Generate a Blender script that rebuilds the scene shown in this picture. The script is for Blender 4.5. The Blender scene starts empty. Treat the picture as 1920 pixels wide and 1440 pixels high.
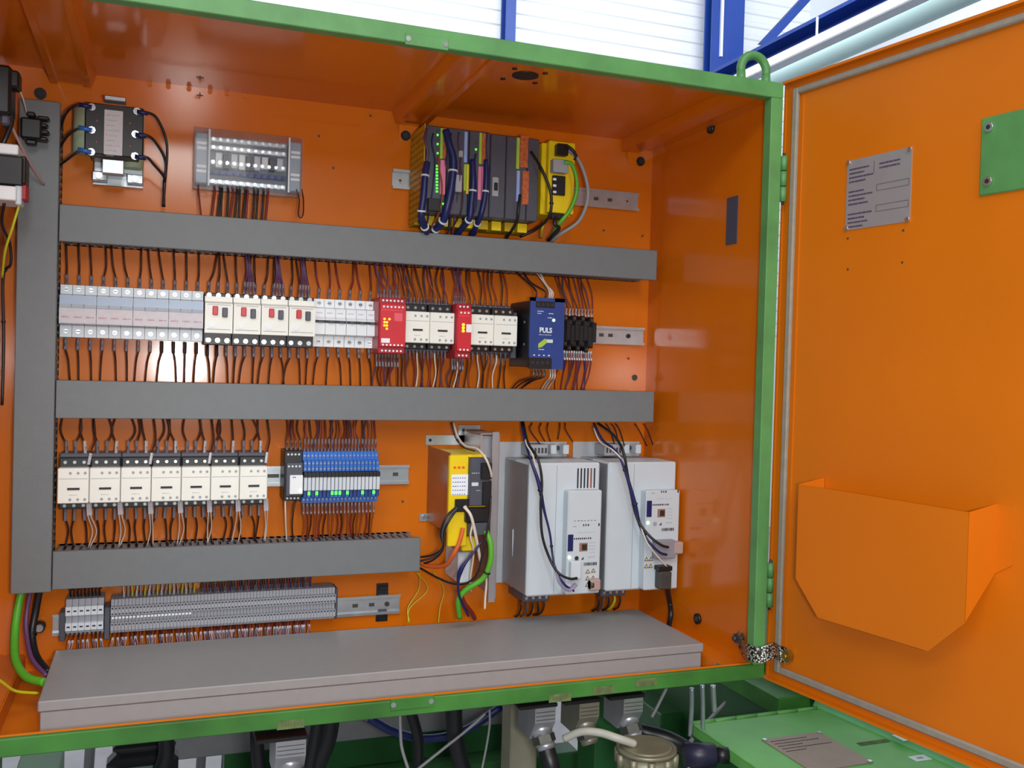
import bpy, bmesh, math, random
from mathutils import Vector, Matrix
random.seed(7)
S = bpy.context.scene
COL = S.collection

# ------------------------------------------------------------------ camera
CP = Vector((.1445, -1.6995, .5263)); YAW, PITCH, ROLL, FPX = -.3583, -.018, .0279, 1785.36
cy, sy, cp, sp, cr, sr = math.cos(YAW), math.sin(YAW), math.cos(PITCH), math.sin(PITCH), math.cos(ROLL), math.sin(ROLL)
FW = Vector((-sy*cp, cy*cp, sp)); RT = Vector((cy, sy, 0)); UP = RT.cross(FW)
RT, UP = cr*RT + sr*UP, -sr*RT + cr*UP
cam = bpy.data.cameras.new('camera'); cam.sensor_width = 36; cam.lens = 36*FPX/1920; cam.clip_start = .02; cam.clip_end = 200
co = bpy.data.objects.new('camera', cam); COL.objects.link(co)
co.matrix_world = Matrix(((RT.x, UP.x, -FW.x, CP.x), (RT.y, UP.y, -FW.y, CP.y), (RT.z, UP.z, -FW.z, CP.z), (0, 0, 0, 1)))
S.camera = co

def at(px, py, ax, val):
    """the point of a real plane (axis ax = val) that a photo pixel shows"""
    d = FW + RT*((px-960)/FPX) - UP*((py-720)/FPX)
    t = (val-CP[ax])/d[ax]
    return CP + d*t
def ay(px, py, d): return at(px, py, 1, -d)

# ------------------------------------------------------------------ world, lights, exposure
S.view_settings.view_transform = 'Standard'; S.view_settings.look = 'None'
S.view_settings.exposure = -0.76; S.view_settings.gamma = 1; S.view_settings.use_curve_mapping = False
w = bpy.data.worlds.new('hall_light'); S.world = w; w.use_nodes = True
w.node_tree.nodes['Background'].inputs[0].default_value = (.93, .97, 1, 1)
w.node_tree.nodes['Background'].inputs[1].default_value = .27
def area(name, loc, target, sx, sz, power, col=(1, 1, 1), shape='RECTANGLE'):
    l = bpy.data.lights.new(name, 'AREA'); l.shape = shape; l.size = sx; l.size_y = sz; l.energy = power; l.color = col
    o = bpy.data.objects.new(name, l); COL.objects.link(o); o.location = loc
    o.rotation_euler = (Vector(target)-Vector(loc)).to_track_quat('-Z', 'Y').to_euler()
    return o
area('camera_flash', CP + RT*.085 - UP*.02, CP + RT*.085 + FW, .105, .055, 16, (1, .98, .95))
area('front_fill', (.36, -5.0, 2.25), (.3, 0, .8), .7, 1.1, 70, (1, .99, .96))  # added fill light in front of the cabinet, not a known window
area('hall_lamp_row_high', (.6, -2.3, 3.3), (.6, 0, .2), 2.6, 1.2, 75, (1, .99, .97))
area('hall_lamp_row', (-1.6, -3.6, 2.6), (0.6, 0, .4), 3.0, .4, 80, (.96, .98, 1))
area('wall_fill', (1.5, 2.6, 4.6), (1.8, 6.2, 2.6), 8.0, 1.0, 560, (.95, .98, 1))  # added light, put in only to brighten the white back wall

# ------------------------------------------------------------------ materials
def lin(c):
    return tuple(((v/255)/12.92 if v/255 <= .04045 else ((v/255+.055)/1.055)**2.4) for v in c) + (1,)
MATS = {}
def mat(name, rgb, rough=.5, metal=0., var=.06, scale=30, bump=0., emit=0., coat=0., alpha=1., trans=0., bscale=None):
    if name in MATS: return MATS[name]
    m = bpy.data.materials.new(name); m.use_nodes = True; nt = m.node_tree; b = nt.nodes['Principled BSDF']
    tc = nt.nodes.new('ShaderNodeTexCoord'); n = nt.nodes.new('ShaderNodeTexNoise'); n.inputs['Scale'].default_value = scale; n.inputs['Detail'].default_value = 4
    nt.links.new(tc.outputs['Object'], n.inputs['Vector'])
    r = nt.nodes.new('ShaderNodeValToRGB'); c = lin(rgb)
    r.color_ramp.elements[0].position = .3; r.color_ramp.elements[1].position = .7
    r.color_ramp.elements[0].color = tuple(v*(1-var) for v in c[:3])+(1,); r.color_ramp.elements[1].color = tuple(min(1, v*(1+var)) for v in c[:3])+(1,)
    nt.links.new(n.outputs['Fac'], r.inputs['Fac']); nt.links.new(r.outputs['Color'], b.inputs['Base Color'])
    b.inputs['Roughness'].default_value = rough; b.inputs['Metallic'].default_value = metal
    if coat: b.inputs['Specular IOR Level'].default_value = .15
    if coat: b.inputs['Coat Weight'].default_value = coat; b.inputs['Coat Roughness'].default_value = .13
    if bump:
        n2 = nt.nodes.new('ShaderNodeTexNoise'); n2.inputs['Scale'].default_value = bscale or scale*6; nt.links.new(tc.outputs['Object'], n2.inputs['Vector'])
        bp = nt.nodes.new('ShaderNodeBump'); bp.inputs['Strength'].default_value = bump; bp.inputs['Distance'].default_value = .002
        nt.links.new(n2.outputs['Fac'], bp.inputs['Height']); nt.links.new(bp.outputs['Normal'], b.inputs['Normal'])
    if emit:
        b.inputs['Emission Color'].default_value = c; b.inputs['Emission Strength'].default_value = emit
    if trans: b.inputs['Transmission Weight'].default_value = trans; b.inputs['IOR'].default_value = 1.3
    if alpha < 1: b.inputs['Alpha'].default_value = alpha
    MATS[name] = m; return m
ORANGE = mat('orange_paint', (212, 110, 7), .40, var=.05, scale=6, bump=.012, bscale=120, coat=.7)
ORANGE2 = mat('orange_paint_satin', (216, 114, 8), .38, var=.04, scale=5, bump=.06, bscale=260)
GREEN = mat('green_paint', (88, 146, 84), .42, var=.18, scale=14, bump=.15)
GREENB = mat('green_paint_soiled', (62, 120, 50), .42, var=.35, scale=9, bump=.15)
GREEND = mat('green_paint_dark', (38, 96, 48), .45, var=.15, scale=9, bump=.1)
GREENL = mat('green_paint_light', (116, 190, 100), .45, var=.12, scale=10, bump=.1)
DUCT = mat('grey_duct_pvc', (112, 118, 122), .5, var=.03, scale=60, bump=.08)
TRUNK = mat('grey_trunking', (150, 152, 154), .42, var=.03, scale=60, bump=.05)  # lighter than DUCT: light falling from above is put into the colour
DUCTD = mat('grey_duct_inside', (98, 100, 108), .6)
STEEL = mat('zinc_steel', (190, 198, 205), .32, .75, var=.08, scale=40)
SCREW = mat('screw_silver', (225, 228, 230), .22, .9)
DARKST = mat('dark_steel', (82, 82, 78), .5, .5, var=.15)
CREAM = mat('cream_plastic', (240, 243, 236), .38, var=.02)
WHITE = mat('white_plastic', (238, 245, 250), .35, var=.02)
LGREY = mat('light_grey_plastic', (205, 216, 226), .35, var=.03)
BGREY = mat('blue_grey_plastic', (165, 185, 212), .35, var=.03)
PINKW = mat('pinkish_label', (205, 200, 208), .4, var=.05, scale=120)
GREYP = mat('grey_plastic', (158, 162, 172), .45)
DGREY = mat('dark_grey_plastic', (74, 77, 90), .45, var=.05)
BLACK = mat('black_plastic', (24, 25, 30), .4, var=.1)
INK = mat('printed_ink', (38, 38, 44), .6)
RED = mat('red_plastic', (205, 38, 52), .4)
REDD = mat('dark_red_plastic', (165, 26, 44), .4)
PINK = mat('pink_label', (228, 90, 110), .45)
BLUE = mat('blue_housing', (38, 66, 136), .38)
RBLUE = mat('relay_blue', (50, 110, 200), .35)
NAVY = mat('navy_cable', (22, 34, 92), .4)
YEL = mat('yellow_paint', (236, 206, 20), .4, var=.04)
YELD = mat('yellow_frame', (190, 160, 10), .5, var=.1)
LBLUE = mat('light_blue_strip', (150, 175, 235), .4)
LGREEN = mat('light_green_strip', (165, 200, 70), .4)
PINKS = mat('pink_strip', (235, 130, 165), .4)
COPPER = mat('orange_strip', (190, 98, 50), .5, var=.3, scale=200)
WBROWN = mat('wire_dark_brown', (62, 26, 14), .45)
WRED = mat('wire_dark_red', (120, 30, 28), .45)
WPURP = mat('wire_purple', (84, 50, 88), .45)
WORG = mat('wire_orange_brown', (150, 70, 36), .45)
WWHITE = mat('wire_white', (215, 205, 195), .45)
WGREEN = mat('wire_green', (88, 176, 48), .4)
WYEL = mat('wire_yellow_green', (190, 190, 40), .4)
WGREY = mat('wire_grey', (145, 145, 150), .45)
WORANGE = mat('wire_bright_orange', (215, 100, 45), .45)
SLEEVE = mat('grey_marker_sleeve', (120, 116, 128), .4, var=.2, scale=300)
SLEEVEW = mat('clear_marker_sleeve', (190, 190, 198), .25, var=.2, scale=300)
INVW = mat('inverter_white', (196, 207, 216), .4, var=.02)
INVG = mat('inverter_grey', (150, 154, 160), .4, .3, var=.05)
ALU = mat('aluminium', (176, 178, 186), .35, .6, var=.06)
TRANSP = mat('clear_cover', (225, 235, 245), .06, trans=.85, alpha=.22, var=.02)
PALEG = mat('coil_pale_green', (170, 190, 160), .5)
BEIGE = mat('beige_post', (150, 146, 128), .55, var=.06)
BRASS = mat('brass', (170, 140, 60), .35, .8)
OLIVE = mat('dull_metal_cap', (136, 134, 112), .45, .4, var=.12)
LEDG = mat('led_green', (90, 255, 70), .4, emit=2.2)
LEDY = mat('led_yellow', (255, 235, 40), .4, emit=2.2)
LEDW = mat('led_white_green', (190, 255, 190), .4, emit=2.5)
BLUEST = mat('blue_girder_paint', (18, 62, 150), .45, var=.08, scale=4)
WALLW = mat('white_wall_sheet', (235, 240, 245), .6, var=.02, scale=2)
PALEC = mat('pale_cyan_duct', (190, 222, 222), .45, var=.03, scale=2)
TUBEW = mat('lit_lamp_tube', (255, 250, 245), .5, emit=1.6)
CONC = mat('concrete', (168, 168, 172), .8, var=.12, scale=6, bump=.2)
PLATE = mat('engraved_plate', (168, 164, 168), .4, .35, var=.04)
PLATEB = mat('engraved_plate_warm', (172, 148, 132), .45, .3, var=.05)
GASK = mat('gasket_foam', (150, 142, 130), .75, var=.08, scale=80)
STAIN = mat('rust_stain', (92, 112, 66), .8, var=.3, scale=90)

def braid():
    m = mat('braided_strap', (170, 168, 160), .35, .8)
    nt = m.node_tree; b = nt.nodes['Principled BSDF']; v = nt.nodes.new('ShaderNodeTexVoronoi'); v.inputs['Scale'].default_value = 330
    tc = nt.nodes['Texture Coordinate']; nt.links.new(tc.outputs['Object'], v.inputs['Vector'])
    r = nt.nodes.new('ShaderNodeValToRGB'); r.color_ramp.elements[0].color = lin((235, 235, 225)); r.color_ramp.elements[1].color = lin((40, 38, 34))
    r.color_ramp.elements[0].position = .2; r.color_ramp.elements[1].position = .6
    nt.links.new(v.outputs['Distance'], r.inputs['Fac']); nt.links.new(r.outputs['Color'], b.inputs['Base Color']); return m
BRAID = braid()

# ------------------------------------------------------------------ mesh builder
def smooth_path(pts, n=6):
    P = [Vector(p) for p in pts]
    if len(P) < 3: return P
    Q = [P[0]*2-P[1]] + P + [P[-1]*2-P[-2]]; out = []
    for i in range(1, len(Q)-2):
        a, b, c, d = Q[i-1:i+3]
        for k in range(n):
            t = k/n
            out.append(.5*((2*b)+(c-a)*t+(2*a-5*b+4*c-d)*t*t+(3*b-a-3*c+d)*t**3))
    out.append(P[-1]); return out
class MB:
    def __init__(s, off=(0, 0, 0)): s.v = []; s.f = []; s.m = []; s.s = []; s.mats = []; s.off = Vector(off)
    def mi(s, m):
        if m not in s.mats: s.mats.append(m)
        return s.mats.index(m)
    def add(s, vs, fs, m, smooth=False):
        o = len(s.v); i = s.mi(m); s.v += [Vector(p)-s.off for p in vs]
        for f in fs: s.f.append([o+k for k in f]); s.m.append(i); s.s.append(smooth)
        return s
    def box(s, x0, x1, y0, y1, z0, z1, m, bev=0):
        if x0 > x1: x0, x1 = x1, x0
        if y0 > y1: y0, y1 = y1, y0
        if z0 > z1: z0, z1 = z1, z0
        b = min(bev, (x1-x0)*.45, (y1-y0)*.45, (z1-z0)*.45)
        if b <= 0:
            vs = [(x, y, z) for x in (x0, x1) for y in (y0, y1) for z in (z0, z1)]
            return s.add(vs, [(0, 1, 3, 2), (4, 6, 7, 5), (0, 4, 5, 1), (2, 3, 7, 6), (0, 2, 6, 4), (1, 5, 7, 3)], m)
        X, Y, Z = (x0, x1), (y0, y1), (z0, z1); vs = []; idx = {}
        for i in (0, 1):
            for j in (0, 1):
                for k in (0, 1):
                    c = [X[i], Y[j], Z[k]]; g = [b if q == 0 else -b for q in (i, j, k)]
                    for a in range(3):
                        p = [c[q]+(0 if q == a else g[q]) for q in range(3)]
                        idx[(i, j, k, a)] = len(vs); vs.append(p)
        fs = []
        for a in range(3):
            o1, o2 = [q for q in range(3) if q != a]
            for e in (0, 1):
                f = []
                for (u, v) in ((0, 0), (1, 0), (1, 1), (0, 1)):
                    c = [0, 0, 0]; c[a] = e; c[o1] = u; c[o2] = v; f.append(idx[tuple(c)+(a,)])
                fs.append(f)
            for u in (0, 1):
                for v in (0, 1):
                    c0 = [0, 0, 0]; c1 = [0, 0, 0]; c0[a] = 0; c1[a] = 1
                    for c in (c0, c1): c[o1] = u; c[o2] = v
                    fs.append([idx[tuple(c0)+(o1,)], idx[tuple(c0)+(o2,)], idx[tuple(c1)+(o2,)], idx[tuple(c1)+(o1,)]])
        for i in (0, 1):
            for j in (0, 1):
                for k in (0, 1): fs.append([idx[(i, j, k, a)] for a in range(3)])
        return s.add(vs, fs, m)
    def cyl(s, c, ax, r, h, m, n=14, r2=None):
        """c = centre of the base, ax = axis 'x','y','z' or a vector, h = length along it"""
        A = {'x': Vector((1, 0, 0)), 'y': Vector((0, 1, 0)), 'z': Vector((0, 0, 1))}.get(ax) if isinstance(ax, str) else Vector(ax).normalized()
        u = A.orthogonal().normalized(); v = A.cross(u); c = Vector(c); r2 = r if r2 is None else r2
        vs = [c+(u*math.cos(t)+v*math.sin(t))*r for t in [2*math.pi*i/n for i in range(n)]]
        vs += [c+A*h+(u*math.cos(t)+v*math.sin(t))*r2 for t in [2*math.pi*i/n for i in range(n)]]
        s.add(vs, [(i, (i+1) % n, n+(i+1) % n, n+i) for i in range(n)], m, n > 6)
        k = len(s.v)-2*n
        for f in (list(range(k+n-1, k-1, -1)), list(range(k+n, k+2*n))): s.f.append(f); s.m.append(s.mi(m)); s.s.append(False)
        return s
    def prism(s, poly, vec, m):
        """poly = list of 3-D points, extruded by vec"""
        n = len(poly); vec = Vector(vec); P = [Vector(p) for p in poly]
        vs = P+[p+vec for p in P]
        return s.add(vs, [list(range(n))[::-1], list(range(n, 2*n))]+[(i, (i+1) % n, n+(i+1) % n, n+i) for i in range(n)], m)
    def tube(s, pts, r, m, n=6, sub=6, flat=1., smooth=True):
        P = smooth_path(pts, sub) if smooth else [Vector(p) for p in pts]
        k = len(P); vs = []; T0 = (P[1]-P[0]).normalized(); u = T0.orthogonal().normalized()
        for i, p in enumerate(P):
            T = (P[min(i+1, k-1)]-P[max(i-1, 0)]).normalized()
            u = (u-T*u.dot(T)).normalized(); v = T.cross(u); rr = r(i/(k-1)) if callable(r) else r
            vs += [p+(u*math.cos(a)+v*math.sin(a)*flat)*rr for a in [2*math.pi*j/n for j in range(n)]]
        fs = [(i*n+j, i*n+(j+1) % n, (i+1)*n+(j+1) % n, (i+1)*n+j) for i in range(k-1) for j in range(n)]
        s.add(vs, fs, m, True)
        o = len(s.v)-len(vs)
        for f in (list(range(o+n-1, o-1, -1)), list(range(o+(k-1)*n, o+k*n))): s.f.append(f); s.m.append(s.mi(m)); s.s.append(False)
        return s
    def ribbon(s, pts, wvec, t, m):
        """flat strap: width vector wvec, thickness t"""
        P = smooth_path(pts, 6); W = Vector(wvec)/2; k = len(P); vs = []
        for i, p in enumerate(P):
            T = (P[min(i+1, k-1)]-P[max(i-1, 0)]).normalized(); N = T.cross(W).normalized()*t/2
            vs += [p-W-N, p+W-N, p+W+N, p-W+N]
        fs = [(i*4+j, i*4+(j+1) % 4, i*4+4+(j+1) % 4, i*4+4+j) for i in range(k-1) for j in range(4)]+[(3, 2, 1, 0), (4*k-4, 4*k-3, 4*k-2, 4*k-1)]
        return s.add(vs, fs, m)
    def torus(s, c, R, r, m, a0=0, a1=2*math.pi, n=24, k=10, up=(0, 0, 1), rt=(1, 0, 0)):
        up = Vector(up); rt = Vector(rt); c = Vector(c)
        pts = [c+rt*R*math.cos(a0+(a1-a0)*i/n)+up*R*math.sin(a0+(a1-a0)*i/n) for i in range(n+1)]
        return s.tube(pts, r, m, n=k, smooth=False)
    def screw(s, x, y, z, r, m=None, slot=True):
        """screw head facing -y, its head standing 1 mm off the face at y"""
        s.cyl((x, y-.0012, z), 'y', r, .0014, m or SCREW, 10)
        if slot: s.box(x-r*.8, x+r*.8, y-.0014, y-.0011, z-r*.14, z+r*.14, INK)
        return s
    def to(s, name, parent=None, label=None, kind=None):
        me = bpy.data.meshes.new(name); me.from_pydata([tuple(v) for v in s.v], [], s.f)
        for m in s.mats: me.materials.append(m)
        me.polygons.foreach_set('material_index', s.m); me.polygons.foreach_set('use_smooth', s.s)
        b = bmesh.new(); b.from_mesh(me); bmesh.ops.recalc_face_normals(b, faces=b.faces); b.to_mesh(me); b.free(); me.update()
        o = bpy.data.objects.new(name, me); COL.objects.link(o)
        if parent: o.parent = parent
        if label: o['label'] = label
        if kind: o['kind'] = kind
        return o
def tag(o, label, cat, group=None):
    o['label'] = label; o['category'] = cat
    if group: o['group'] = group
    return o
def thing(name, label, cat, loc=(0, 0, 0), group=None, rz=0):
    o = bpy.data.objects.new(name, None); COL.objects.link(o); o.location = loc; o.rotation_euler = (0, 0, rz); o.empty_display_size = .02
    return tag(o, label, cat, group)
def copy_tree(o, label=None, loc=None, group=None, parent=None):
    c = o.copy(); COL.objects.link(c); c.parent = parent
    if label: c['label'] = label
    if group: c['group'] = group
    if loc is not None: c.location = loc
    for ch in list(o.children): copy_tree(ch, parent=c)
    return c
def single(mb, name, label, cat, loc, group=None):
    """thing that is one mesh, its origin at loc (mb was built with off=loc)"""
    o = mb.to(name); o.location = loc; return tag(o, label, cat, group)
def text(s, size, m, name, parent, loc, rot=(math.pi/2, 0, 0), depth=.0003, bold=False, align='CENTER', sx=1.):
    c = bpy.data.curves.new(name, 'FONT'); c.body = s; c.size = size; c.extrude = depth; c.align_x = align; c.align_y = 'CENTER'
    if bold: c.offset = size*.025
    o = bpy.data.objects.new(name, c); COL.objects.link(o); bpy.context.view_layer.update()
    me = bpy.data.meshes.new_from_object(o.evaluated_get(bpy.context.evaluated_depsgraph_get()))
    bpy.data.objects.remove(o); me.materials.clear(); me.materials.append(m)
    q = bpy.data.objects.new(name, me); COL.objects.link(q); q.parent = parent; q.location = loc; q.rotation_euler = rot; q.scale = (sx, 1, 1); return q
def marks(mb, x0, x1, y, z, h, m=None, n=6, gap=.3, seed=0):
    """small illegible printing: a row of tiny raised strokes on a face turned to -y"""
    rr = random.Random(seed); d = (x1-x0)/n
    for i in range(n):
        wv = d*(1-gap)*rr.uniform(.6, 1)
        mb.box(x0+i*d, x0+i*d+wv, y-.0002, y, z-h/2, z+h/2, m or INK)

# ------------------------------------------------------------------ hall (setting)
def struct(mb, name):
    o = mb.to(name); o['kind'] = 'structure'; return o
struct(MB().box(-8, 9, -6, 6.3, -1.12, -1.0, CONC), 'floor')
WY = 6.22
wall = MB()
wall.box(-8, 9, WY+.06, WY+.16, -1, 6.5, WALLW)
wb = struct(wall, 'wall_back')
z = .9
rib = MB()
while z < 6.2:      # horizontal corrugation
    rib.prism([(-8, WY+.06, z), (-8, WY+.045, z+.012), (-8, WY+.045, z+.055), (-8, WY+.06, z+.067)], (17, 0, 0), WALLW); z += .125
rib.to('corrugation', wb, kind='stuff')
XR = 5.0
struct(MB().box(XR+1.2, XR+1.3, -6, 6.3, -1, 6.5, WALLW), 'wall_right')
def column(name, x0, x1, y0, label, thin=False):
    t = thing(name, label, 'column', ((x0+x1)/2, y0, -1)); L = t.location; m = MB(L)
    m.box(x0, x1, y0, y0+.02, -1, 6.4, BLUEST); m.to('front_flange', t)
    m = MB(L); m.box((x0+x1)/2-.01, (x0+x1)/2+.01, y0+.02, y0+.12, -1, 6.4, BLUEST); m.to('web', t)
    m = MB(L); m.box(x0, x1, y0+.12, y0+.14, -1, 6.4, BLUEST); m.to('rear_flange', t)
    return t
a = at(948, 30, 1, WY-.1); b = at(966, 30, 1, WY-.1)
column('steel_column', a.x, b.x, WY-.12, 'slim blue steel column on the white wall above the middle of the cabinet')
a = at(1335, 60, 1, WY-.25); b = at(1395, 60, 1, WY-.25)
c2 = column('steel_column', a.x, b.x, WY-.25, 'wide blue steel column on the white wall behind the green lifting eye')
m = MB(c2.location); xx = a.x+(b.x-a.x)*.27; m.box(xx-.012, xx+.012, WY-.275, WY-.251, 3.45, 6.4, TUBEW if False else WHITE); m.to('white_conduit', c2)
def yline(p1, X): return at(p1[0], p1[1], 0, X)
# crane girder: runs along y at x = 5
g = thing('crane_girder', 'long blue crane girder running up to the right above the open door', 'girder', (XR, 2, 3.3)); L = g.location
zt = yline((1535, 29), XR-.17).z; zb_ = yline((1535, 62), XR-.17).z
MB(L).box(XR-.17, XR+.17, -3, WY-.3, zt-.03, zt, BLUEST).to('top_flange', g)
MB(L).box(XR-.012, XR+.012, -3, WY-.3, zb_, zt-.03, BLUEST).to('web', g)
MB(L).box(XR-.17, XR+.17, -3, WY-.3, zb_-.03, zb_, BLUEST).to('bottom_flange', g)
p = ay(1435, 82, -5.6); q = ay(1515, -5, -5.6)
bm = MB(p); bm.prism([p+Vector((-.05, 0, 0)), p+Vector((.05, 0, 0)), q+Vector((.05, 0, .0)), q+Vector((-.05, 0, 0))], (0, .05, 0), BLUEST)
single(bm, 'diagonal_brace', 'thin dark blue diagonal brace rising from the crane girder', 'brace', p)
# light trunking beneath the girder
lt = thing('lamp_trunking', 'long white strip lamp hung under the blue girder', 'lamp', (4.2, 2, yline((1402, 140), 4.2).z)); L = lt.location
ta, tb_ = yline((1535, 64), 4.15).z, yline((1535, 78), 4.15).z
MB(L).box(4.15, 4.23, -2.5, 5.6, tb_, ta, TUBEW).to('lit_tube', lt)
MB(L).box(4.16, 4.29, -2.5, 5.6, tb_-.012, tb_-.001, ALU).to('tray', lt)
for (px, py0, py1) in ((1535, 30, 68),):
    a = yline((px, py0), 4.2); c_ = a.copy(); MB(L).cyl((4.19, a.y, ta+.001), 'z', .008, .14, WHITE, 6).to('hanger_rod', lt)
tr = thing('cable_tray', 'dark grey cable tray running between the strip lamp and the pale pipe', 'cable tray', (4.35, 2, yline((1440, 135), 4.35).z)); L = tr.location
zc = yline((1535, 84), 4.30).z; zc2 = yline((1535, 99), 4.30).z
MB(L).box(4.30, 4.44, -2.5, 5.6, zc2, zc, mat('slate_tray', (70, 76, 96), .5)).to('tray_base', tr)
for px in (1600, 1500, 1750): 
    a = yline((px, 70), 4.35); MB(L).box(4.29, 4.5, a.y-.03, a.y+.03, zc2-.02, zc2-.001, DARKST).to('bracket', tr)
zp = yline((1535, 130), 4.0).z; zq = yline((1535, 99), 4.0).z
pp = MB((4.0, 2, (zp+zq)/2)); pp.cyl((4.0, -3, (zp+zq)/2), 'y', abs(zq-zp)/2+.002, 9.0, PALEC, 20)
single(pp, 'air_pipe', 'thick pale cyan pipe running just above the door edge', 'pipe', (4.0, 2, (zp+zq)/2))

# ------------------------------------------------------------------ cabinet
D = .4183
cab = thing('control_cabinet', 'large orange control cabinet with a green frame and its door open', 'cabinet', (.5, -.2, 0)); CL = cab.location
XL, XR_, ZT = -.086, 1.071, .983
m = MB(CL); m.box(XL, XR_, .006, .012, -.01, ZT, ORANGE); m.to('back_panel', cab)
m = MB(CL); m.box(-.075, 1.045, 0.0005, .0055, .03, .947, ORANGE)
m.to('mounting_plate', cab)
m = MB(CL); m.box(XR_, XR_+.0015, -D+.021, .012, .03, ZT, ORANGE); wr = m.to('side_panel', cab)
m = MB(CL); m.box(XL-.0015, XL, -D+.021, .012, .03, ZT, ORANGE); m.to('side_panel', cab)
# ceiling panel with the round cable hole let in
m = MB(CL); m.box(XL, XR_, -D+.004, .012, ZT, ZT+.002, ORANGE); tp = m.to('ceiling_panel', cab)
hc = at(985, 141, 2, ZT)
m = MB(CL); m.cyl((hc.x, hc.y, ZT-.0016), 'z', .021, .0015, BLACK, 24)
for px, py in ((943, 147), (965, 128), (1003, 155), (1022, 137)):
    q = at(px, py, 2, ZT); m.cyl((q.x, q.y, ZT-.0016), 'z', .0042, .0015, BLACK, 10)
m.to('cable_hole', cab, 'round black cable hole with four small screw holes')
for px, py in ((375, 145),):
    q = at(px, py, 2, ZT); m = MB(CL); m.box(q.x-.006, q.x+.006, q.y-.001, q.y+.001, ZT-.001, ZT, DARKST); m.box(q.x-.001, q.x+.001, q.y-.008, q.y+.008, ZT-.0012, ZT-.0002, DARKST); m.to('cross_mark', cab)
q = ay(375, 178, -.003); m = MB(CL); m.box(q.x-.005, q.x+.005, .0045, .0058, q.z-.0008, q.z+.0008, DARKST); m.box(q.x-.0008, q.x+.0008, .0045, .0058, q.z-.005, q.z+.005, DARKST); m.to('cross_mark', cab)
# small tabs of the folded seam
for px in (281, 316, 355, 395, 427, 460):
    q = at(px, 148+(px-281)*.13, 2, ZT); m = MB(CL); m.cyl((q.x, .0035, ZT-.004), 'y', .004, .002, ORANGE2, 10); m.to('seam_dimple', cab)
# hat-section braces under the ceiling
def loft_brace(front, back):
    m = MB(CL); n = len(front); m.add([(x, -.397, z) for x, z in front]+[(x, 0, z) for x, z in back], [list(range(n)), list(range(n, 2*n))]+[(i, (i+1) % n, n+(i+1) % n, n+i) for i in range(n)], ORANGE); m.to('ceiling_brace', cab)
for (x0, x1) in ((.535, .605), (-.03, .045)):
    def sec(zl): return [(x0, ZT-.0003), (x0+.008, zl), (x0+.018, zl), (x0+.018, zl+.004), (x1-.018, zl+.004), (x1-.018, zl), (x1-.008, zl), (x1, ZT-.0003)]
    loft_brace(sec(.9665), sec(.960))
def sec(zl, zm): return [(.998, ZT-.0003), (1.0, zl), (1.035, zl), (1.05, zm), (XR_-.0003, zm), (XR_-.0003, ZT-.0003)]
loft_brace(sec(.9665, .968), sec(.958, .966))
m = MB(CL); m.box(1.012, 1.04, -.0015, .0, .935, .962, ORANGE2, .001); m.to('corner_tab', cab)
m = MB(CL); m.box(.548, .585, -.0015, .0, .93, .96, ORANGE2, .001); m.to('corner_tab', cab)
# floor: flanges round a recessed bottom
m = MB(CL); m.box(XL, XR_, -.335, .006, .009, .012, ORANGE2); m.box(XL, XR_, -.3372, -.3351, .009, .0279, ORANGE2); m.box(XL, XR_, -.3938, -.3351, .028, .030, ORANGE2); m.to('floor_panel', cab)
m = MB(CL); m.box(1.036, XR_, -D+.012, .005, .040, .042, ORANGE2); m.box(1.034, 1.036, -.334, .005, .0123, .0399, ORANGE2); m.to('floor_flange', cab)
m = MB(CL); m.box(XL, -.045, -D+.012, .005, .040, .042, ORANGE2); m.box(-.045, -.043, -.334, .005, .0123, .0399, ORANGE2); m.to('floor_flange', cab)
m = MB(CL); m.box(XL, XR_, -.4088, -.4068, .0385, .0606, ORANGE2); m.prism([(XL, -.4068, .0385), (XL, -.4068, .0405), (XL, -.394, .0302), (XL, -.394, .0285)], (XR_-XL, 0, 0), ORANGE2); m.to('front_lip', cab, 'folded orange lip behind the green frame')
# green frame
xi, xo, zit, zot, zib, zob = 1.0505, 1.0724, .9651, .9901, .0591, .0364
for (a, b, c, d_) in ((XL-.02, xo, zit, zot), (XL-.02, xo, zob, zib), (xi, xo, zib, zit), (XL-.02, XL+.002, zib, zit)):
    m = MB(CL); m.box(a, b, -D, -D+(.02 if c != zob else .009), c, d_, GREEN if c != zob else GREENB, .0012); m.to('frame_bar', cab)
m = MB(CL); m.box(XL-.02, xo+.001, -D+.02, .014, ZT+.0025, ZT+.006, GREEN); m.to('roof_sheet', cab)
m = MB(CL); m.box(xo+.0005, xo+.003, -D+.021, .014, .037, ZT+.002, GREEN); m.to('outer_side', cab)
m = MB(CL); m.box(XL-.02, xo, -.33, .014, .004, .008, GREEND); m.to('bottom_sheet', cab)
# latch plates with screws, top and bottom of the frame
for (px0, py0, px1, py1, top) in ((765, 73, 835, 84, True), (737, 1322, 808, 1313, False)):
    a, b = ay(px0, py0, D), ay(px1, py1, D); zc_ = (a.z+b.z)/2; m = MB(CL)
    m.box(a.x-.004, b.x+.004, -D-.0018, -D-.0002, zc_-.008, zc_+.008, GREEN if top else GREENB, .0006)
    lp = m.to('latch_plate', cab)
    for x in (a.x, b.x): m = MB(CL); m.cyl((x, -D-.0028, zc_), 'y', .0038, .001, SCREW, 8); m.to('screw', lp)
for px, py in ((545, 1358), (1050, 1308), (1132, 1294), (1212, 1279)):
    q = ay(px, py, D); m = MB(CL); m.box(q.x-.018, q.x+.018, -D-.0006, -D-.0001, q.z-.006, q.z+.006, STAIN)
    marks(m, q.x-.012, q.x+.012, -D-.0006, q.z, .005, mat('faded_print', (96, 96, 66), .7), 6, seed=px); m.to('faded_label', cab)
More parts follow.
